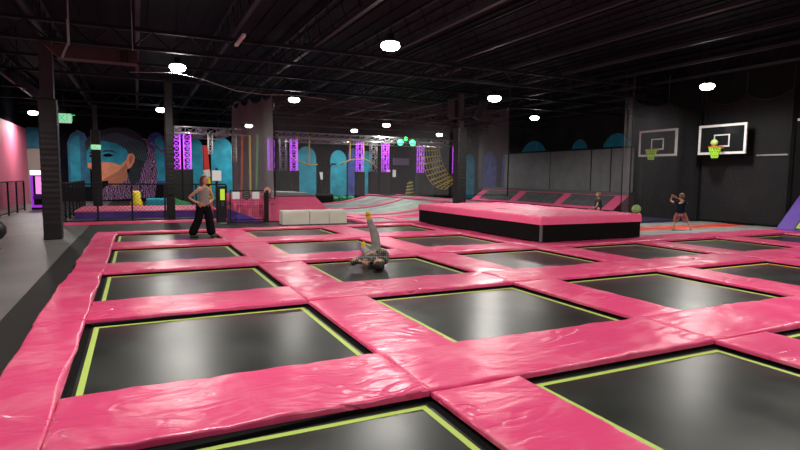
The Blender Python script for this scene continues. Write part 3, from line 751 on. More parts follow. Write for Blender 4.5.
# ------------------------------------------------------------------ hanging trusses
def truss_mesh(p0, p1, s, r=.022, step=None):
    p0, p1 = Vector(p0), Vector(p1); d = p1-p0; L = d.length; dn = d.normalized()
    a = Vector((0, 0, 1)) if abs(dn.z) < .9 else Vector((0, 1, 0)); u = dn.cross(a).normalized()*s/2; w = dn.cross(u).normalized()*s/2
    mb = MB(); cs = [u+w, u-w, -u-w, -u+w]; step = step or s*1.1; n = max(1, round(L/step))
    for c in cs: mb.tube([p0+c, p1+c], r, 5)
    for k in range(n):
        a0 = p0+d*k/n; a1 = p0+d*(k+1)/n
        for q in range(4):
            c, e = cs[q], cs[(q+1) % 4]
            mb.tube([a0+(c if k % 2 else e), a1+(e if k % 2 else c)], r*.55, 4)
            mb.tube([a0+c, a0+e], r*.5, 4)
    return mb
for p0, p1, lab in [((1.9, 32.2, 4.15), (4.6, 32.2, 4.15), 'bright aluminium truss above the red and yellow post'), ((4.7, 32.2, 4.15), (20.6, 32.2, 4.0), 'long horizontal aluminium truss seen through the wide net'),
                    ((2.2, 36.5, 4.15), (4.7, 36.5, 4.15), 'short rear aluminium truss near the mural'), ((8.4, 36.0, 4.1), (20.6, 36.0, 4.1), 'rear aluminium truss above the yellow bars'),
                    ((4.65, 32.5, 4.15), (4.65, 36.2, 4.15), 'aluminium truss running away right of the post'), ((2.1, 32.6, 4.15), (2.3, 36.2, 4.15), 'aluminium truss running away by the magenta towers'),
                    ((3.35, 32.5, 4.15), (3.35, 36.2, 4.15), 'middle aluminium truss running away above the post')]:
    t = thing('truss_beam', lab, 'truss', (0, 0, 0), 0, 'aluminium truss beams'); truss_mesh(p0, p1, .34, .025, .5).build('lattice', M['alu'], t, True)
    for q in (p0, p1): MB().tube([(q[0], q[1], q[2]), (q[0], q[1], 6.85)], .012, 4).build('hanging_cable', M['steel'], t)
for x, z0, z1, lab in [(3.72, 2.9, 3.95, 'white upright truss above the red section of the tall post'), (5.0, 2.5, 3.95, 'white upright truss at the right end of the bright truss')]:
    t = thing('truss_drop', lab, 'truss', (x, 32.2, 0), 0, 'upright aluminium trusses'); MB().tube([(0, 0, z1), (0, 0, 6.85)], .012, 4).build('hanging_cable', M['steel'], t); truss_mesh((0, 0, z0), (0, 0, z1), .22, .022, .3).build('lattice', M['white'], t, True)
TW = [(2.02, 32.9, 1, 'magenta lit truss tower left of the post, left of a pair'), (2.55, 32.6, 1, 'magenta lit truss tower left of the post, right of a pair'), (7.25, 33, 1, 'magenta lit truss tower by the corner of the wide net'),
      (7.95, 33, 0, 'pale truss tower between two magenta ones'), (8.6, 33, 1, 'second magenta lit truss tower behind the wide net'), (13.05, 33.5, 1, 'magenta lit truss tower right of the yellow bars'), (14.0, 33.5, 0, 'pale truss tower left of the green spotlights'),
      (14.85, 33.5, 1, 'magenta lit truss tower under the green spotlights'), (18.05, 34.6, 1, 'magenta lit truss tower behind the yellow cargo net'), (19.3, 34.6, 0, 'pale truss tower beside the central pillar'), (20.9, 34.5, 1, 'magenta lit truss tower right of the central pillar')]
for x, y, lit, lab in TW:
    t = thing('truss_tower', lab, 'truss tower', (x, y, 0), 0, 'truss towers of the climbing course')
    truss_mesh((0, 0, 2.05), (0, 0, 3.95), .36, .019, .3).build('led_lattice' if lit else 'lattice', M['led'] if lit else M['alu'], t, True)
    MB().box(-.26, .26, -.26, .26, 0, 2.05, .02).build('pad_wrap', M['blackvinyl'], t)

# yellow rope cargo net
t = thing('cargo_net', 'yellow rope cargo net sagging down left of the central pillar', 'cargo net', (17.5, 33.6, 0))
def cn(u, v):
    x = .0+1.45*u+(1.7*v**2.0); z = 4.0-3.1*math.sin(v*PI/2)*(1-.12*u)+.35*u*v
    return (x, -.5*v, z+(.25*u if v > .8 else 0))
n = MB()
for i in range(8): n.tube([cn(i/7, k/12) for k in range(13)], .016, 5)
for k in range(1, 11): n.tube([cn(q/6, k/10) for q in range(7)], .04, 5)
n.build('rope_mesh', M['yellow'], t, True)
MB().tube([(-.2, 0, 4.02), (1.7, 0, 4.02)], .04, 6).build('top_bar', M['alu'], t)
for q in (-.15, 1.65): MB().tube([(q, 0, 4.02), (q, 0, 6.85)], .012, 4).build('hanging_cable', M['steel'], t)
# yellow trees / bars
t = thing('rope_cone', 'small cone wound with yellow rope left of the cargo net', 'cone', (16.7, 33.5, 0))
MB().lathe([(.36, 0), (.33, .5), (.14, 1.4), (.02, 1.5)], n=14).build('core', mat('dark_green_core', (.05, .07, .03), .7), t, True)
n = MB(); n.tube([((.38-.2*k/50)*math.cos(k*.75), (.38-.2*k/50)*math.sin(k*.75), .1+k*.026) for k in range(51)], .03, 5); n.build('rope', M['yellow'], t)
for x, pts, lab in [(9.9, [(-.9, 0, 3.0), (-.5, 0, 2.7), (.3, 0, 2.45), (.9, 0, 2.5)], 'yellow curved bar hanging in front of the left arch'), (13.5, [(-1.2, 0, 2.5), (-.5, 0, 2.85), (.5, 0, 2.95), (1.1, 0, 2.7), (1.5, 0, 2.35)], 'yellow curved bar hanging in front of the right arch')]:
    t = thing('hanging_bar', lab, 'obstacle bar', (x, 35.2, 0), 0, 'yellow hanging bars')
    MB().tube(pts, .045, 6).build('bar', M['yellow'], t, True)
    h = MB()
    for q in (pts[1], pts[2]): h.tube([q, (q[0], q[1], 4.3)], .05, 5)
    h.build('strap', M['yellow'], t)
for x, m, dx, lab in [(4.55, 'orange', .1, 'orange'), (5.0, 'yellow', .0, 'yellow'), (5.25, 'green', .12, 'green')]:
    o = MB(); o.tube([(0, 0, 0), (dx, 0, 3.7)], .05, 6); o = o.build('climbing_pole', M[m]); o.location = (x, 27.5, 0); tag(o, f'{lab} slim pole leaning behind the pale slanting net', 'pole', 'coloured poles')
# green things at the foot of the back wall
rnd = random.Random(5)
for k in range(9):
    o = MB(); o.sphere((0, 0, 0), .27, (1.0, .8, .8), 8)
    for v in o.bm.verts: v.co *= 1+.35*noise.noise(v.co*4+Vector((k, 0, 0)))
    o = o.build('foam_rock', M['green']); x = 11.0+k*.62; o.location = (x, 36+.4*rnd.random(), .22)
    tag(o, f'green foam rock at the foot of the painted arches, {ORD[k]} from the left', 'foam rock', 'green foam rocks')
t = thing('exercise_frame', 'black frame with a looped bar standing behind the foam blocks', 'frame', (10.7, 33.6, 0))
MB().box(-.5, .5, -.3, .3, 0, .62, .02).build('base', M['black'], t)
MB().tube([(-.2, 0, .4), (-.25, 0, 1.2), (-.45, 0, 2.2), (-.4, 0, 2.5), (.1, 0, 2.5), (.12, 0, 1.9)], .08, 6).tube([(.2, 0, .4), (.35, 0, 2.3), (.5, 0, 2.5), (.75, 0, 2.5)], .07, 6).build('loop', M['black'], t)
# small white notices on the back wall
for x, y, z, lab in [(12.45, 39.95, 1.75, 'small white notice between the teal arches'), (18.0, 39.95, 2.0, 'left of two small white notices under the green spotlights'), (18.5, 39.95, 2.0, 'right of two small white notices under the green spotlights')]:
    o = MB(); o.box(-.14, .14, -.01, .01, -.28, .28); o = o.build('wall_notice', M['paper']); o.location = (x, y, z); tag(o, lab, 'notice', 'white notices')
# green spotlights
for x, y, z, r_, lab in [(15.7, 33.0, 4.0, .2, 'lower left green spotlight glowing above the truss towers'), (16.1, 33.0, 4.25, .12, 'upper green spotlight glowing above the truss towers'), (16.6, 33.0, 4.0, .2, 'right green spotlight glowing above the truss towers')]:
    t = thing('spotlight', lab, 'spotlight', (x, y, z), 0, 'green spotlights')
    MB().sphere((0, 0, 0), r_, n=12).build('lens', M['greenlamp'], t, True); MB().tube([(0, 0, r_*.8), (0, 0, 6.85-z)], .012, 4).build('rod', M['steel'], t)
# wine-coloured banner
tag(MB().box(17.0, 18.3, 36.9, 36.94, 2.6, 3.1).build('banner', mat('mauve_cloth', (.2, .14, .22), .8)), 'mauve banner behind the cargo net', 'banner')

# ------------------------------------------------------------------ exit signs
def text_mesh(body, size, depth):
    cu = bpy.data.curves.new('t', 'FONT'); cu.body = body; cu.size = size; cu.extrude = depth; cu.align_x = 'CENTER'; cu.align_y = 'CENTER'
    o = bpy.data.objects.new('t', cu); C.objects.link(o); dg = bpy.context.evaluated_depsgraph_get(); dg.update()
    me = bpy.data.meshes.new_from_object(o.evaluated_get(dg)); bpy.data.objects.remove(o); return me
def exit_sign(x, y, z, w, h, label, rod):
    t = thing('exit_sign', label, 'exit sign', (x, y, z), 0, 'green exit signs')
    MB().box(-w/2, w/2, 0, .06, -h/2, h/2, .01).build('panel', M['exitw'], t)
    me = text_mesh('EXIT', h*1.05, .004); o = link('letters', me, t, M['exitg']); o.rotation_euler = (PI/2, 0, 0); o.location = (0, -.006, 0)
    if rod: MB().tube([(0, .03, h/2), (0, .03, rod)], .012, 5).build('rod', M['steel'], t)
exit_sign(-2.2, 22.2, 3.64, .46, .32, 'green exit sign hanging right of the tall padded pillar', 2.1)
exit_sign(-1.8, 31.75, 3.08, .42, .24, 'green exit sign on the dark pillar before the mural', 0)

# ------------------------------------------------------------------ arcade machine
t = thing('arcade_machine', 'glowing purple prize machine at the end of the left walkway', 'arcade machine', (-4.2, 31.5, 0))
MB().box(-.4, .4, 0, .6, 0, 1.9, .03).build('cabinet', M['black'], t)
MB().box(-.4, .4, -.03, -.001, 1.66, 1.88).build('marquee', M['marquee'], t)
MB().box(-.2, .24, -.02, -.001, .75, 1.6).build('screen', M['screen'], t)
g = MB(); g.box(-.4, -.3, -.03, -.001, .1, 1.62).box(.32, .4, -.03, -.001, .1, 1.62).box(-.3, .32, -.03, -.001, .1, .22); g.build('glowing_trim', M['arcglow'], t)
MB().box(-.3, .32, -.2, -.001, .5, .68, .02).build('control_shelf', M['purple'], t)
# rounded black seat at left edge
t = thing('round_seat', 'rounded black seat cut off by the left edge on the grey floor', 'seat', (-3.17, 15.2, 0))
MB().lathe([(.001, .25), (.36, .27), (.44, .38), (.44, .52), (.36, .64), (.15, .68), (.001, .68)], n=28).build('cushion', M['blackvinyl'], t, True)
MB().lathe([(.3, 0), (.32, .03), (.12, .08), (.1, .26)], n=20).build('base', M['black'], t, True)

# ------------------------------------------------------------------ overhead bits
t = thing('radiant_heater', 'long brown radiant heater hanging near the tall left pillar', 'heater', (-1.9, 15.9, 4.52))
g = MB(); g.prism([(0, -.18, .3), (.3, -.26, .0), (2.0, -.26, .0), (2.0, -.18, .34)], (0, .4, 0)); g.build('reflector', M['duct'], t)
MB().box(1.62, 1.66, -.28, -.2, .02, .3).box(1.74, 1.78, -.28, -.2, .02, .3).build('bracket', M['steel'], t)
MB().tube([(.5, 0, .3), (.52, 0, 2.3)], .02, 5).build('hanger', M['alu'], t); MB().tube([(1.9, 0, .3), (1.9, 0, 2.3)], .012, 5).build('hanger', M['alu'], t)
MB().tube([(.38, -.3, .0), (.52, -.3, .35), (.52, -.3, .9)], .03, 5).build('gas_pipe', M['alu'], t)
o = MB(); o.tube([(-.1, 17.6, 4.62), (1.1, 18.05, 4.78), (1.9, 18.2, 4.68), (2.9, 18.3, 4.42), (3.8, 18.3, 4.36), (4.8, 18.3, 4.42), (5.9, 18.3, 4.35)], .008, 5)
tag(o.build('power_cord', M['cord'], None, True), 'pale cord sagging from the lamp above the woman', 'cord')
t = thing('strip_light', 'unlit white strip light tilted on a ceiling joist', 'strip light', (2.78, 16.6, 5.6), 0)
MB().box(-.05, .05, -.7, .7, -.03, .04, .01).build('housing', M['white'], t); MB().tube([(0, .3, .04), (0, .3, .2)], .01, 4).tube([(0, -.3, .04), (0, -.3, .2)], .01, 4).build('clip', M['steel'], t)
t = thing('ceiling_pipe', 'short grey pipe with couplings left above the pillar speakers', 'pipe', (10.4, 17.6, 5.5))
MB().tube([(-.1, 1.2, 0), (0, -.6, .1)], .07, 10).build('pipe', M['post'], t, True); MB().lathe([(.09, 0), (.1, .12), (.04, .2)], (0, .3, .06)).tube([(0, .3, .2), (0, .3, 1.35)], .012, 5).build('hanger', M['post'], t)
t = thing('air_duct', 'dark round air duct crossing under the roof at upper left', 'duct', (-3.6, 24, 5.0))
MB().tube([(0, -2, 0), (.1, 14, 0)], .16, 12).build('duct', M['steel'], t, True)
for q in (-1, 4, 9, 13): MB().tube([(0.03, q, .1), (.03, q, 1.85)], .012, 4).build('hanger', M['steel'], t)

# ------------------------------------------------------------------ people
def skin_mesh(verts, edges, sub=2):
    """verts: (x,y,z,rx,ry)"""
    me = bpy.data.meshes.new('sk'); me.from_pydata([v[:3] for v in verts], edges, [])
    o = bpy.data.objects.new('sk', me); C.objects.link(o)
    o.modifiers.new('s', 'SKIN'); sm = o.modifiers.new('u', 'SUBSURF'); sm.levels = sub; sm.render_levels = sub
    o.modifiers['s'].use_smooth_shade = True
    for i, v in enumerate(verts):
        sv = me.skin_vertices[0].data[i]; sv.radius = (v[3], v[4] if len(v) > 4 else v[3]); sv.use_root = (i == 0)
    dg = bpy.context.evaluated_depsgraph_get(); dg.update()
    r = bpy.data.meshes.new_from_object(o.evaluated_get(dg)); bpy.data.objects.remove(o); return r
def chain(*pts):
    vs = list(pts); return vs, [(i, i+1) for i in range(len(vs)-1)]
def hand(mb, wrist, d, side, s=1.0, curl=.5):
    """palm plus five fingers leaving wrist along d; side = thumb side vector"""
    wrist = Vector(wrist); d = Vector(d).normalized(); side = Vector(side); side = (side-d*side.dot(d)).normalized(); nrm = d.cross(side)
    pc = wrist+d*.05*s
    v, e = chain((*(wrist), .018*s, .024*s), (*(pc), .014*s, .034*s), (*(wrist+d*.09*s), .012*s, .034*s)); mb.addmesh(skin_mesh(v, e, 1))
    for q, L in zip((-1, -.33, .33, 1), (.062, .078, .082, .07)):
        b0 = wrist+d*.085*s+side*q*.028*s; L *= s
        p1 = b0+d*L*.45-nrm*L*.1*curl; p2 = p1+d*L*.3-nrm*L*.35*curl; p3 = p2+d*L*.2-nrm*L*.4*curl
        mb.tube([b0, p1, p2, p3], .0095*s, 6, r1=.006*s)
    b0 = wrist+d*.03*s+side*.026*s; p1 = b0+side*.03*s+d*.025*s; p2 = p1+d*.035*s+side*.008*s
    mb.tube([b0, p1, p2], .012*s, 6, r1=.008*s)
def head(mb, c, s, fwd, up=(0, 0, 1)):
    """skull, jaw, nose, ears, eyes, mouth; material 0 skin, 1 dark, 2 lips"""
    c = Vector(c); f = Vector(fwd).normalized(); u = Vector(up); u = (u-f*u.dot(f)).normalized(); r = f.cross(u)
    def X(a, b, e): return c+r*a*s+f*b*s+u*e*s
    n0 = len(mb.bm.verts); mb.mi = 0
    mb.sphere((0, 0, 0), 1, (1, 1, 1), 20); mb.bm.verts.ensure_lookup_table()
    for v in mb.bm.verts[n0:]:
        x, y, z = v.co
        w = .078; dd = .096; h = .118
        if z < -.1: w *= 1+.28*(z+.1); dd *= 1+.12*(z+.1)
        if y > .55 and z < .2: y = y*.96
        v.co = X(x*w, y*dd+(.012 if (z < -.5 and y > 0) else 0), z*h)
    mb.prism([X(-.011, .088, -.03), X(.011, .088, -.03), X(.004, .09, .022), X(-.004, .09, .022)], f*.018*s)
    mb.sphere(X(0, .108, -.024), .011*s, n=8)
    for q in (-1, 1):
        mb.sphere(X(.08*q, -.002, -.005), .02*s, (.5, .8, 1.2), 8)
        mb.mi = 1; mb.sphere(X(.03*q, .085, .014), .009*s, n=8)
        mb.prism([X(.03*q-.016, .088, .036), X(.03*q+.016, .088, .036), X(.03*q+.014, .088, .042), X(.03*q-.014, .088, .042)], f*.006*s); mb.mi = 0
    mb.mi = 2; mb.prism([X(-.022, .084, -.062), X(.022, .084, -.062), X(.014, .084, -.053), X(-.014, .084, -.053)], f*.008*s); mb.mi = 0
def hair_cap(c, s, fwd, up=(0, 0, 1), length=0, grow=1.1):
    c = Vector(c); f = Vector(fwd).normalized(); u = Vector(up); u = (u-f*u.dot(f)).normalized(); r = f.cross(u)
    mb = MB(); mb.sphere((0, 0, 0), 1, (1, 1, 1), 20)
    for v in mb.bm.verts:
        x, y, z = v.co; n_ = 1+.05*noise.noise(Vector((x*5, y*5, z*5)))
        w, dd, h = .084*grow*n_, .1*grow*n_, .118*grow*n_
        zz = z*h; yy = y*dd-.012
        if y > .25 and z < .55: yy = min(yy, .055-.03*(1-z)); x *= .96
        if z < -.25: zz = zz*(1+length*6) if y < .35 else zz*.3; 
        if z < -.25 and length: yy -= .01
        v.co = c+r*x*w*s+f*yy*s+u*(zz+.008)*s
    return mb
SK = mat('skin', (.55, .3, .2), .55); LIP = mat('lips', (.45, .15, .13), .5); DK = mat('dark_eye', (.03, .02, .02), .4)
def pp(u0, scale, v0): return lambda u, v, y=0: ((u-u0)/scale, y, (v0-v)/scale)

# --- woman, hands on hips
t = thing('person', 'woman with brown hair in grey tank top and black wide trousers, hands on hips', 'person', (1.65, 16.05, .036), -.1); t.scale = (1.06,)*3
b = MB()
V = [(0, 0, .86, .12, .1), (0, 0, 1.0, .09, .085), (.01, 0, 1.16, .1, .1), (.0, 0, 1.27, .085, .085), (.01, -.01, 1.34, .045, .045), (.02, -.02, 1.42, .042, .042),
     (-.11, -.1, 1.255, .05, .05), (-.24, -.06, 1.14, .042, .042), (-.36, 0, 1.04, .034, .034), (-.24, -.08, .95, .032, .032), (-.1, -.14, .89, .024, .024),
     (.12, .1, 1.255, .05, .05), (.19, .16, 1.14, .042, .042), (.24, .2, 1.03, .034, .034), (.2, .1, .95, .03, .03), (.14, .02, .89, .024, .024),
     (-.08, -.04, .8, .09, .09), (-.14, 0, .45, .06, .06), (-.32, .06, .1, .04, .04), (-.32, .05, .05, .04, .04), (-.22, -.02, .035, .035, .03),
     (.07, .04, .8, .09, .09), (.12, -.02, .45, .06, .06), (.17, .03, .1, .04, .04), (.17, .02, .05, .04, .04), (.27, -.04, .035, .035, .03)]
E_ = [(0, 1), (1, 2), (2, 3), (3, 4), (4, 5), (3, 6), (6, 7), (7, 8), (8, 9), (9, 10), (3, 11), (11, 12), (12, 13), (13, 14), (14, 15), (0, 16), (16, 17), (17, 18), (18, 19), (19, 20), (0, 21), (21, 22), (22, 23), (23, 24), (24, 25)]
b.addmesh(skin_mesh(V, E_)); hand(b, (-.1, -.14, .89), (.8, -.1, -.35), (0, 0, 1), .95); hand(b, (.14, .02, .89), (-.3, -.6, -.4), (0, 0, 1), .95)
FW = Vector((.78, -.62, -.05)); head(b, (.03, -.03, 1.49), .95, FW)
b.build('body', [SK, DK, LIP], t, True)
TOP = mat('grey_top', (.25, .235, .21), .85, spec=.1, nscale=20, namt=.15); PANT = mat('black_trousers', (.007, .007, .008), .9, spec=.08)
v, e = chain((0, 0, .8, .16, .14), (0, 0, .9, .15, .13), (0, 0, 1.02, .14, .13), (0.01, -.01, 1.15, .155, .14), (0, 0, 1.25, .14, .12), (0.01, 0, 1.33, .07, .065)); b = MB(); b.addmesh(skin_mesh(v, e)); b.build('tank_top', TOP, t, True)
V = [(0, 0, .93, .135, .125), (0, 0, .8, .15, .135), (-.1, 0, .7, .115, .12), (-.14, 0, .45, .1, .11), (-.25, .03, .22, .115, .12), (-.32, .05, .03, .14, .12), (.09, 0, .7, .115, .12), (.13, -.01, .45, .1, .11), (.16, .0, .22, .11, .12), (.19, .01, .03, .125, .12)]
b = MB(); b.addmesh(skin_mesh(V, [(0, 1), (1, 2), (2, 3), (3, 4), (4, 5), (1, 6), (6, 7), (7, 8), (8, 9)]))
for vv in b.bm.verts: vv.co.z = max(vv.co.z, .01)
b.build('trousers', PANT, t, True)
HB = mat('brown_hair', (.09, .035, .018), .6, nscale=30, namt=.4)
hair_cap((.02, -.03, 1.49), .97, FW, length=.22).build('hair', HB, t, True)
SH = mat('dark_shoe', (.02, .02, .02), .5)
for q, a in ((-.26, .0), (.24, -.03)):
    b = MB(); b.box(q-.1, q+.12, a-.06, a+.05, .003, .06, .02); b.build('shoe', SH, t)

# --- man lying on his back, head towards the camera, one leg up
t = thing('person', 'man in plaid shirt lying on the trampoline with one leg raised, yellow socks', 'person', (3.83, 9.35, .035), -.39)
b = MB()
V = [(.1, .78, .13, .13, .1), (.12, .6, .13, .12, .09), (.13, .42, .14, .14, .1), (.15, .28, .14, .12, .09), (.16, .19, .13, .05, .05), (.17, .1, .12, .045, .045),
     (-.02, .27, .14, .055, .055), (-.2, .2, .16, .045, .045), (-.34, .08, .1, .038, .038), (-.28, -.02, .2, .033, .033), (-.14, -.0, .16, .025, .025),
     (.3, .26, .14, .055, .055), (.33, .34, .22, .045, .045), (.31, .28, .3, .036, .036), (.2, .3, .31, .033, .033), (.09, .33, .29, .025, .025),
     (.15, .9, .16, .09, .09), (.12, .95, .55, .065, .065), (.0, .95, .87, .045, .045), (-.03, .94, .94, .04, .04), (-.03, .84, 1.01, .035, .035),
     (.0, .92, .12, .09, .09), (-.08, 1.3, .18, .065, .065), (-.12, 1.66, .17, .045, .045), (-.12, 1.72, .17, .04, .04), (-.12, 1.68, .28, .035, .035)]
b.addmesh(skin_mesh(V, E_)); hand(b, (-.14, .0, .16), (1, .05, -.3), (0, 0, 1), 1.05, 1); hand(b, (.09, .33, .29), (-.9, .1, -.3), (0, -1, 0), 1.05, .8)
HU = Vector((.02, -1, -.12)); HF = Vector((-.35, -.1, 1)); head(b, (.175, -.03, .13), 1.06, HF, HU); b.build('body', [SK, DK, LIP], t, True)
PL = plaid('grey_plaid', (.085, .085, .08), (.02, .02, .02), (.26, .255, .24), 8)
V = [(.1, .8, .14, .135, .12), (.12, .6, .14, .15, .12), (.14, .42, .15, .165, .125), (.15, .28, .15, .13, .105), (.16, .22, .14, .07, .07),
     (-.03, .27, .15, .085, .085), (-.2, .2, .16, .075, .075), (-.33, .09, .12, .068, .068), (-.29, .0, .18, .055, .055), (-.18, -.005, .17, .045, .045), (.31, .26, .15, .085, .085), (.34, .33, .23, .07, .07), (.31, .28, .3, .062, .062), (.21, .3, .31, .052, .052), (.12, .32, .3, .042, .042)]
b = MB(); b.addmesh(skin_mesh(V, [(0, 1), (1, 2), (2, 3), (3, 4), (3, 5), (5, 6), (6, 7), (7, 8), (8, 9), (3, 10), (10, 11), (11, 12), (12, 13), (13, 14)]))
for vv in b.bm.verts: vv.co.z = max(vv.co.z, .005)
b.build('plaid_shirt', PL, t, True)
GP = mat('grey_trousers', (.24, .24, .225), .85, nscale=12, namt=.2)
V = [(.1, .74, .14, .135, .11), (.1, .86, .14, .14, .12), (.15, .92, .22, .105, .115), (.12, .95, .55, .095, .095), (.015, .95, .82, .068, .07), (-.005, .95, .89, .055, .055), (0, .98, .13, .1, .1), (-.08, 1.3, .19, .085, .085), (-.12, 1.6, .18, .065, .065)]
b = MB(); b.addmesh(skin_mesh(V, [(0, 1), (1, 2), (2, 3), (3, 4), (4, 5), (1, 6), (6, 7), (7, 8)]))
for vv in b.bm.verts: vv.co.z = max(vv.co.z, .005)
b.build('trousers', GP, t, True)
YS = mat('yellow_sock', (.85, .6, .02), .7)
v, e = chain((.005, .95, .85, .052), (-.02, .945, .94, .054), (-.03, .9, .99, .05), (-.03, .81, 1.02, .036)); b = MB(); b.addmesh(skin_mesh(v, e)); b.build('sock', YS, t, True)
v, e = chain((-.12, 1.62, .17, .055), (-.12, 1.71, .165, .056), (-.12, 1.71, .24, .05), (-.12, 1.68, .33, .036)); b = MB(); b.addmesh(skin_mesh(v, e)); b.build('sock', YS, t, True)
hair_cap((.175, -.045, .13), 1.08, HF, HU, grow=1.2).build('hair', mat('black_hair', (.018, .012, .01), .6, nscale=30, namt=.3), t, True)

# --- boy about to shoot, back to the camera
t = thing('person', 'boy in navy shirt and red checked shorts shooting at the hoop', 'person', (16.55, 12.7, .062), -.91); t.scale = (1.1, 1.1, .95)
b = MB(); HT = .78
V = [(0, 0, .66, .09, .075), (0, 0, .78, .085, .07), (0, 0, .9, .1, .075), (.0, 0, 1.0, .08, .06), (0, 0, 1.06, .036, .036), (.0, 0, 1.1, .034, .034),
     (-.12, .01, .98, .04, .04), (-.22, .1, .98, .033, .033), (-.29, .2, 1.02, .027, .027), (-.29, .16, 1.08, .024, .024), (-.27, .1, 1.14, .02, .02),
     (.12, .01, .98, .04, .04), (.16, .12, .95, .033, .033), (.1, .22, 1.0, .027, .027), (-.03, .24, 1.08, .024, .024), (-.14, .2, 1.13, .02, .02),
     (-.08, 0, .6, .07, .07), (-.13, .03, .34, .048, .048), (-.17, -.02, .09, .03, .03), (-.17, -.02, .03, .03, .03), (-.2, .08, .028, .027, .025),
     (.08, 0, .6, .07, .07), (.19, .03, .34, .048, .048), (.29, -.02, .09, .03, .03), (.29, -.02, .03, .03, .03), (.32, .08, .028, .027, .025)]
b.addmesh(skin_mesh(V, E_)); hand(b, (-.27, .1, 1.14), (.2, .2, 1), (1, 0, 0), .75, .5); hand(b, (-.14, .2, 1.13), (-.7, 0, .7), (0, 0, 1), .75, .5)
BF = Vector((.5, .85, .25)); head(b, (0.02, 0, 1.2), .88, BF); b.build('body', [SK, DK, LIP], t, True)
NV = mat('navy_shirt', (.008, .013, .028), .9, spec=.08)
V = [(0, 0, .55, .15, .13), (0, 0, .64, .145, .125), (0, 0, .78, .13, .11), (0, 0, .9, .125, .095), (0, 0, 1.0, .1, .075), (0, 0, 1.05, .05, .045), (-.12, .01, .98, .062, .062), (-.2, .07, .97, .055, .055), (.12, .01, .98, .062, .062), (.15, .09, .955, .055, .055)]
b = MB(); b.addmesh(skin_mesh(V, [(0, 1), (1, 2), (2, 3), (3, 4), (4, 5), (4, 6), (6, 7), (4, 8), (8, 9)])); b.build('shirt', NV, t, True)
RP = plaid('red_check', (.3, .06, .06), (.1, .03, .04), (.5, .25, .22), 7)
V = [(0, 0, .68, .11, .1), (0, 0, .6, .125, .11), (-.08, 0, .52, .11, .1), (-.13, .02, .26, .1, .1), (.08, 0, .52, .11, .1), (.18, .02, .26, .1, .1)]
b = MB(); b.addmesh(skin_mesh(V, [(0, 1), (1, 2), (2, 3), (1, 4), (4, 5)])); b.build('shorts', RP, t, True)
hair_cap((.02, 0, 1.2), .88, BF, grow=1.08).build('hair', mat('sandy_hair', (.16, .09, .05), .6, nscale=30, namt=.3), t, True)
for q in (-.18, .3):
    b = MB(); b.tube([(q, -.03, .03), (q-.0, .09, .03)], .033, 8); b.build('sock', mat('green_sock', (.15, .35, .05), .7) if q < 0 else bpy.data.materials['green_sock'], t, True)

# --- child behind the box
t = thing('person', 'child in a dark shirt standing behind the pink box, facing left', 'person', (16.6, 16.45, .042), -.79); t.scale = (1.3, 1.3, .95)
b = MB()
V = [(0, 0, .6, .085, .07), (0, 0, .72, .08, .065), (0, 0, .84, .09, .07), (.0, 0, .94, .075, .06), (0, 0, 1.0, .035, .035), (.0, 0, 1.04, .033, .033),
     (0, -.11, .92, .036, .036), (-.02, -.15, .78, .03, .03), (-.04, -.14, .66, .025, .025), (-.1, -.13, .6, .022, .022), (-.15, -.12, .58, .02, .02),
     (0, .11, .92, .036, .036), (-.02, .15, .78, .03, .03), (-.04, .14, .66, .025, .025), (-.1, .13, .6, .022, .022), (-.15, .12, .58, .02, .02),
     (0, -.07, .55, .065, .065), (0, -.08, .3, .045, .045), (0, -.08, .09, .03, .03), (0, -.08, .03, .03, .03), (-.1, -.08, .028, .027, .025),
     (0, .07, .55, .065, .065), (0, .08, .3, .045, .045), (0, .08, .09, .03, .03), (0, .08, .03, .03, .03), (-.1, .08, .028, .027, .025)]
b.addmesh(skin_mesh(V, E_)); hand(b, (-.15, -.12, .58), (-1, 0, -.2), (0, 0, 1), .7); hand(b, (-.15, .12, .58), (-1, 0, -.2), (0, 0, 1), .7)
CF = Vector((-.95, -.3, -.1)); head(b, (0, 0, 1.13), .88, CF); b.build('body', [SK, DK, LIP], t, True)
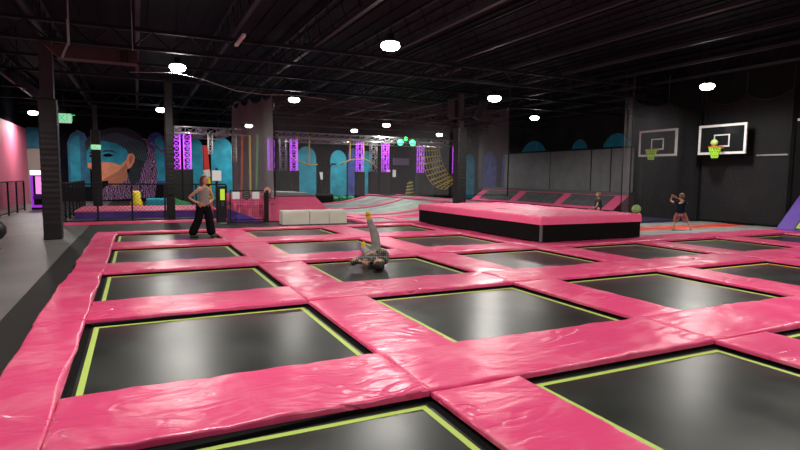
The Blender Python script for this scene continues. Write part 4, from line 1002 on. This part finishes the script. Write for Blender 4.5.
V = [(0, 0, .48, .14, .12), (0, 0, .72, .125, .11), (0, 0, .84, .112, .095), (0, 0, .93, .095, .075), (0, 0, .99, .045, .045), (0, -.11, .92, .055, .055), (-.015, -.14, .8, .05, .05), (0, .11, .92, .055, .055), (-.015, .14, .8, .05, .05)]
b = MB(); b.addmesh(skin_mesh(V, [(0, 1), (1, 2), (2, 3), (3, 4), (3, 5), (5, 6), (3, 7), (7, 8)])); b.build('shirt', mat('charcoal_shirt', (.02, .03, .035), .85), t, True)
V = [(0, 0, .58, .09, .09), (0, 0, .53, .1, .1), (0, -.07, .46, .08, .08), (0, -.08, .26, .07, .07), (0, .07, .46, .08, .08), (0, .08, .26, .07, .07)]
b = MB(); b.addmesh(skin_mesh(V, [(0, 1), (1, 2), (2, 3), (1, 4), (4, 5)])); b.build('shorts', PANT, t, True)
hair_cap((0, 0, 1.13), .88, CF, grow=1.08).build('hair', mat('light_brown_hair', (.25, .13, .07), .6, nscale=30, namt=.3), t, True)

# ------------------------------------------------------------------ world, camera
wd = bpy.data.worlds.new('world'); S.world = wd; wd.use_nodes = True
wd.node_tree.nodes['Background'].inputs['Color'].default_value = (.5, .5, .6, 1); wd.node_tree.nodes['Background'].inputs['Strength'].default_value = .02
cd = bpy.data.cameras.new('camera'); cam = bpy.data.objects.new('camera', cd); C.objects.link(cam); S.camera = cam
cd.sensor_width = 36; cd.lens = 36*551.2/800; cd.clip_end = 200
yaw, pitch, roll = .445, .088, .010
cy, sy, cp, sp = math.cos(yaw), math.sin(yaw), math.cos(pitch), math.sin(pitch)
fw = Vector((sy*cp, cy*cp, -sp)); r = Vector((cy, -sy, 0)); up = r.cross(fw)
cr, sr = math.cos(roll), math.sin(roll); r2 = r*cr+up*sr; u2 = up*cr-r*sr
cam.matrix_world = Matrix(((r2.x, u2.x, -fw.x, 0), (r2.y, u2.y, -fw.y, 0), (r2.z, u2.z, -fw.z, 1.77), (0, 0, 0, 1)))
vs = S.view_settings; vs.view_transform = 'Standard'; vs.look = 'None'; vs.gamma = 1; vs.exposure = .06; vs.use_curve_mapping = False
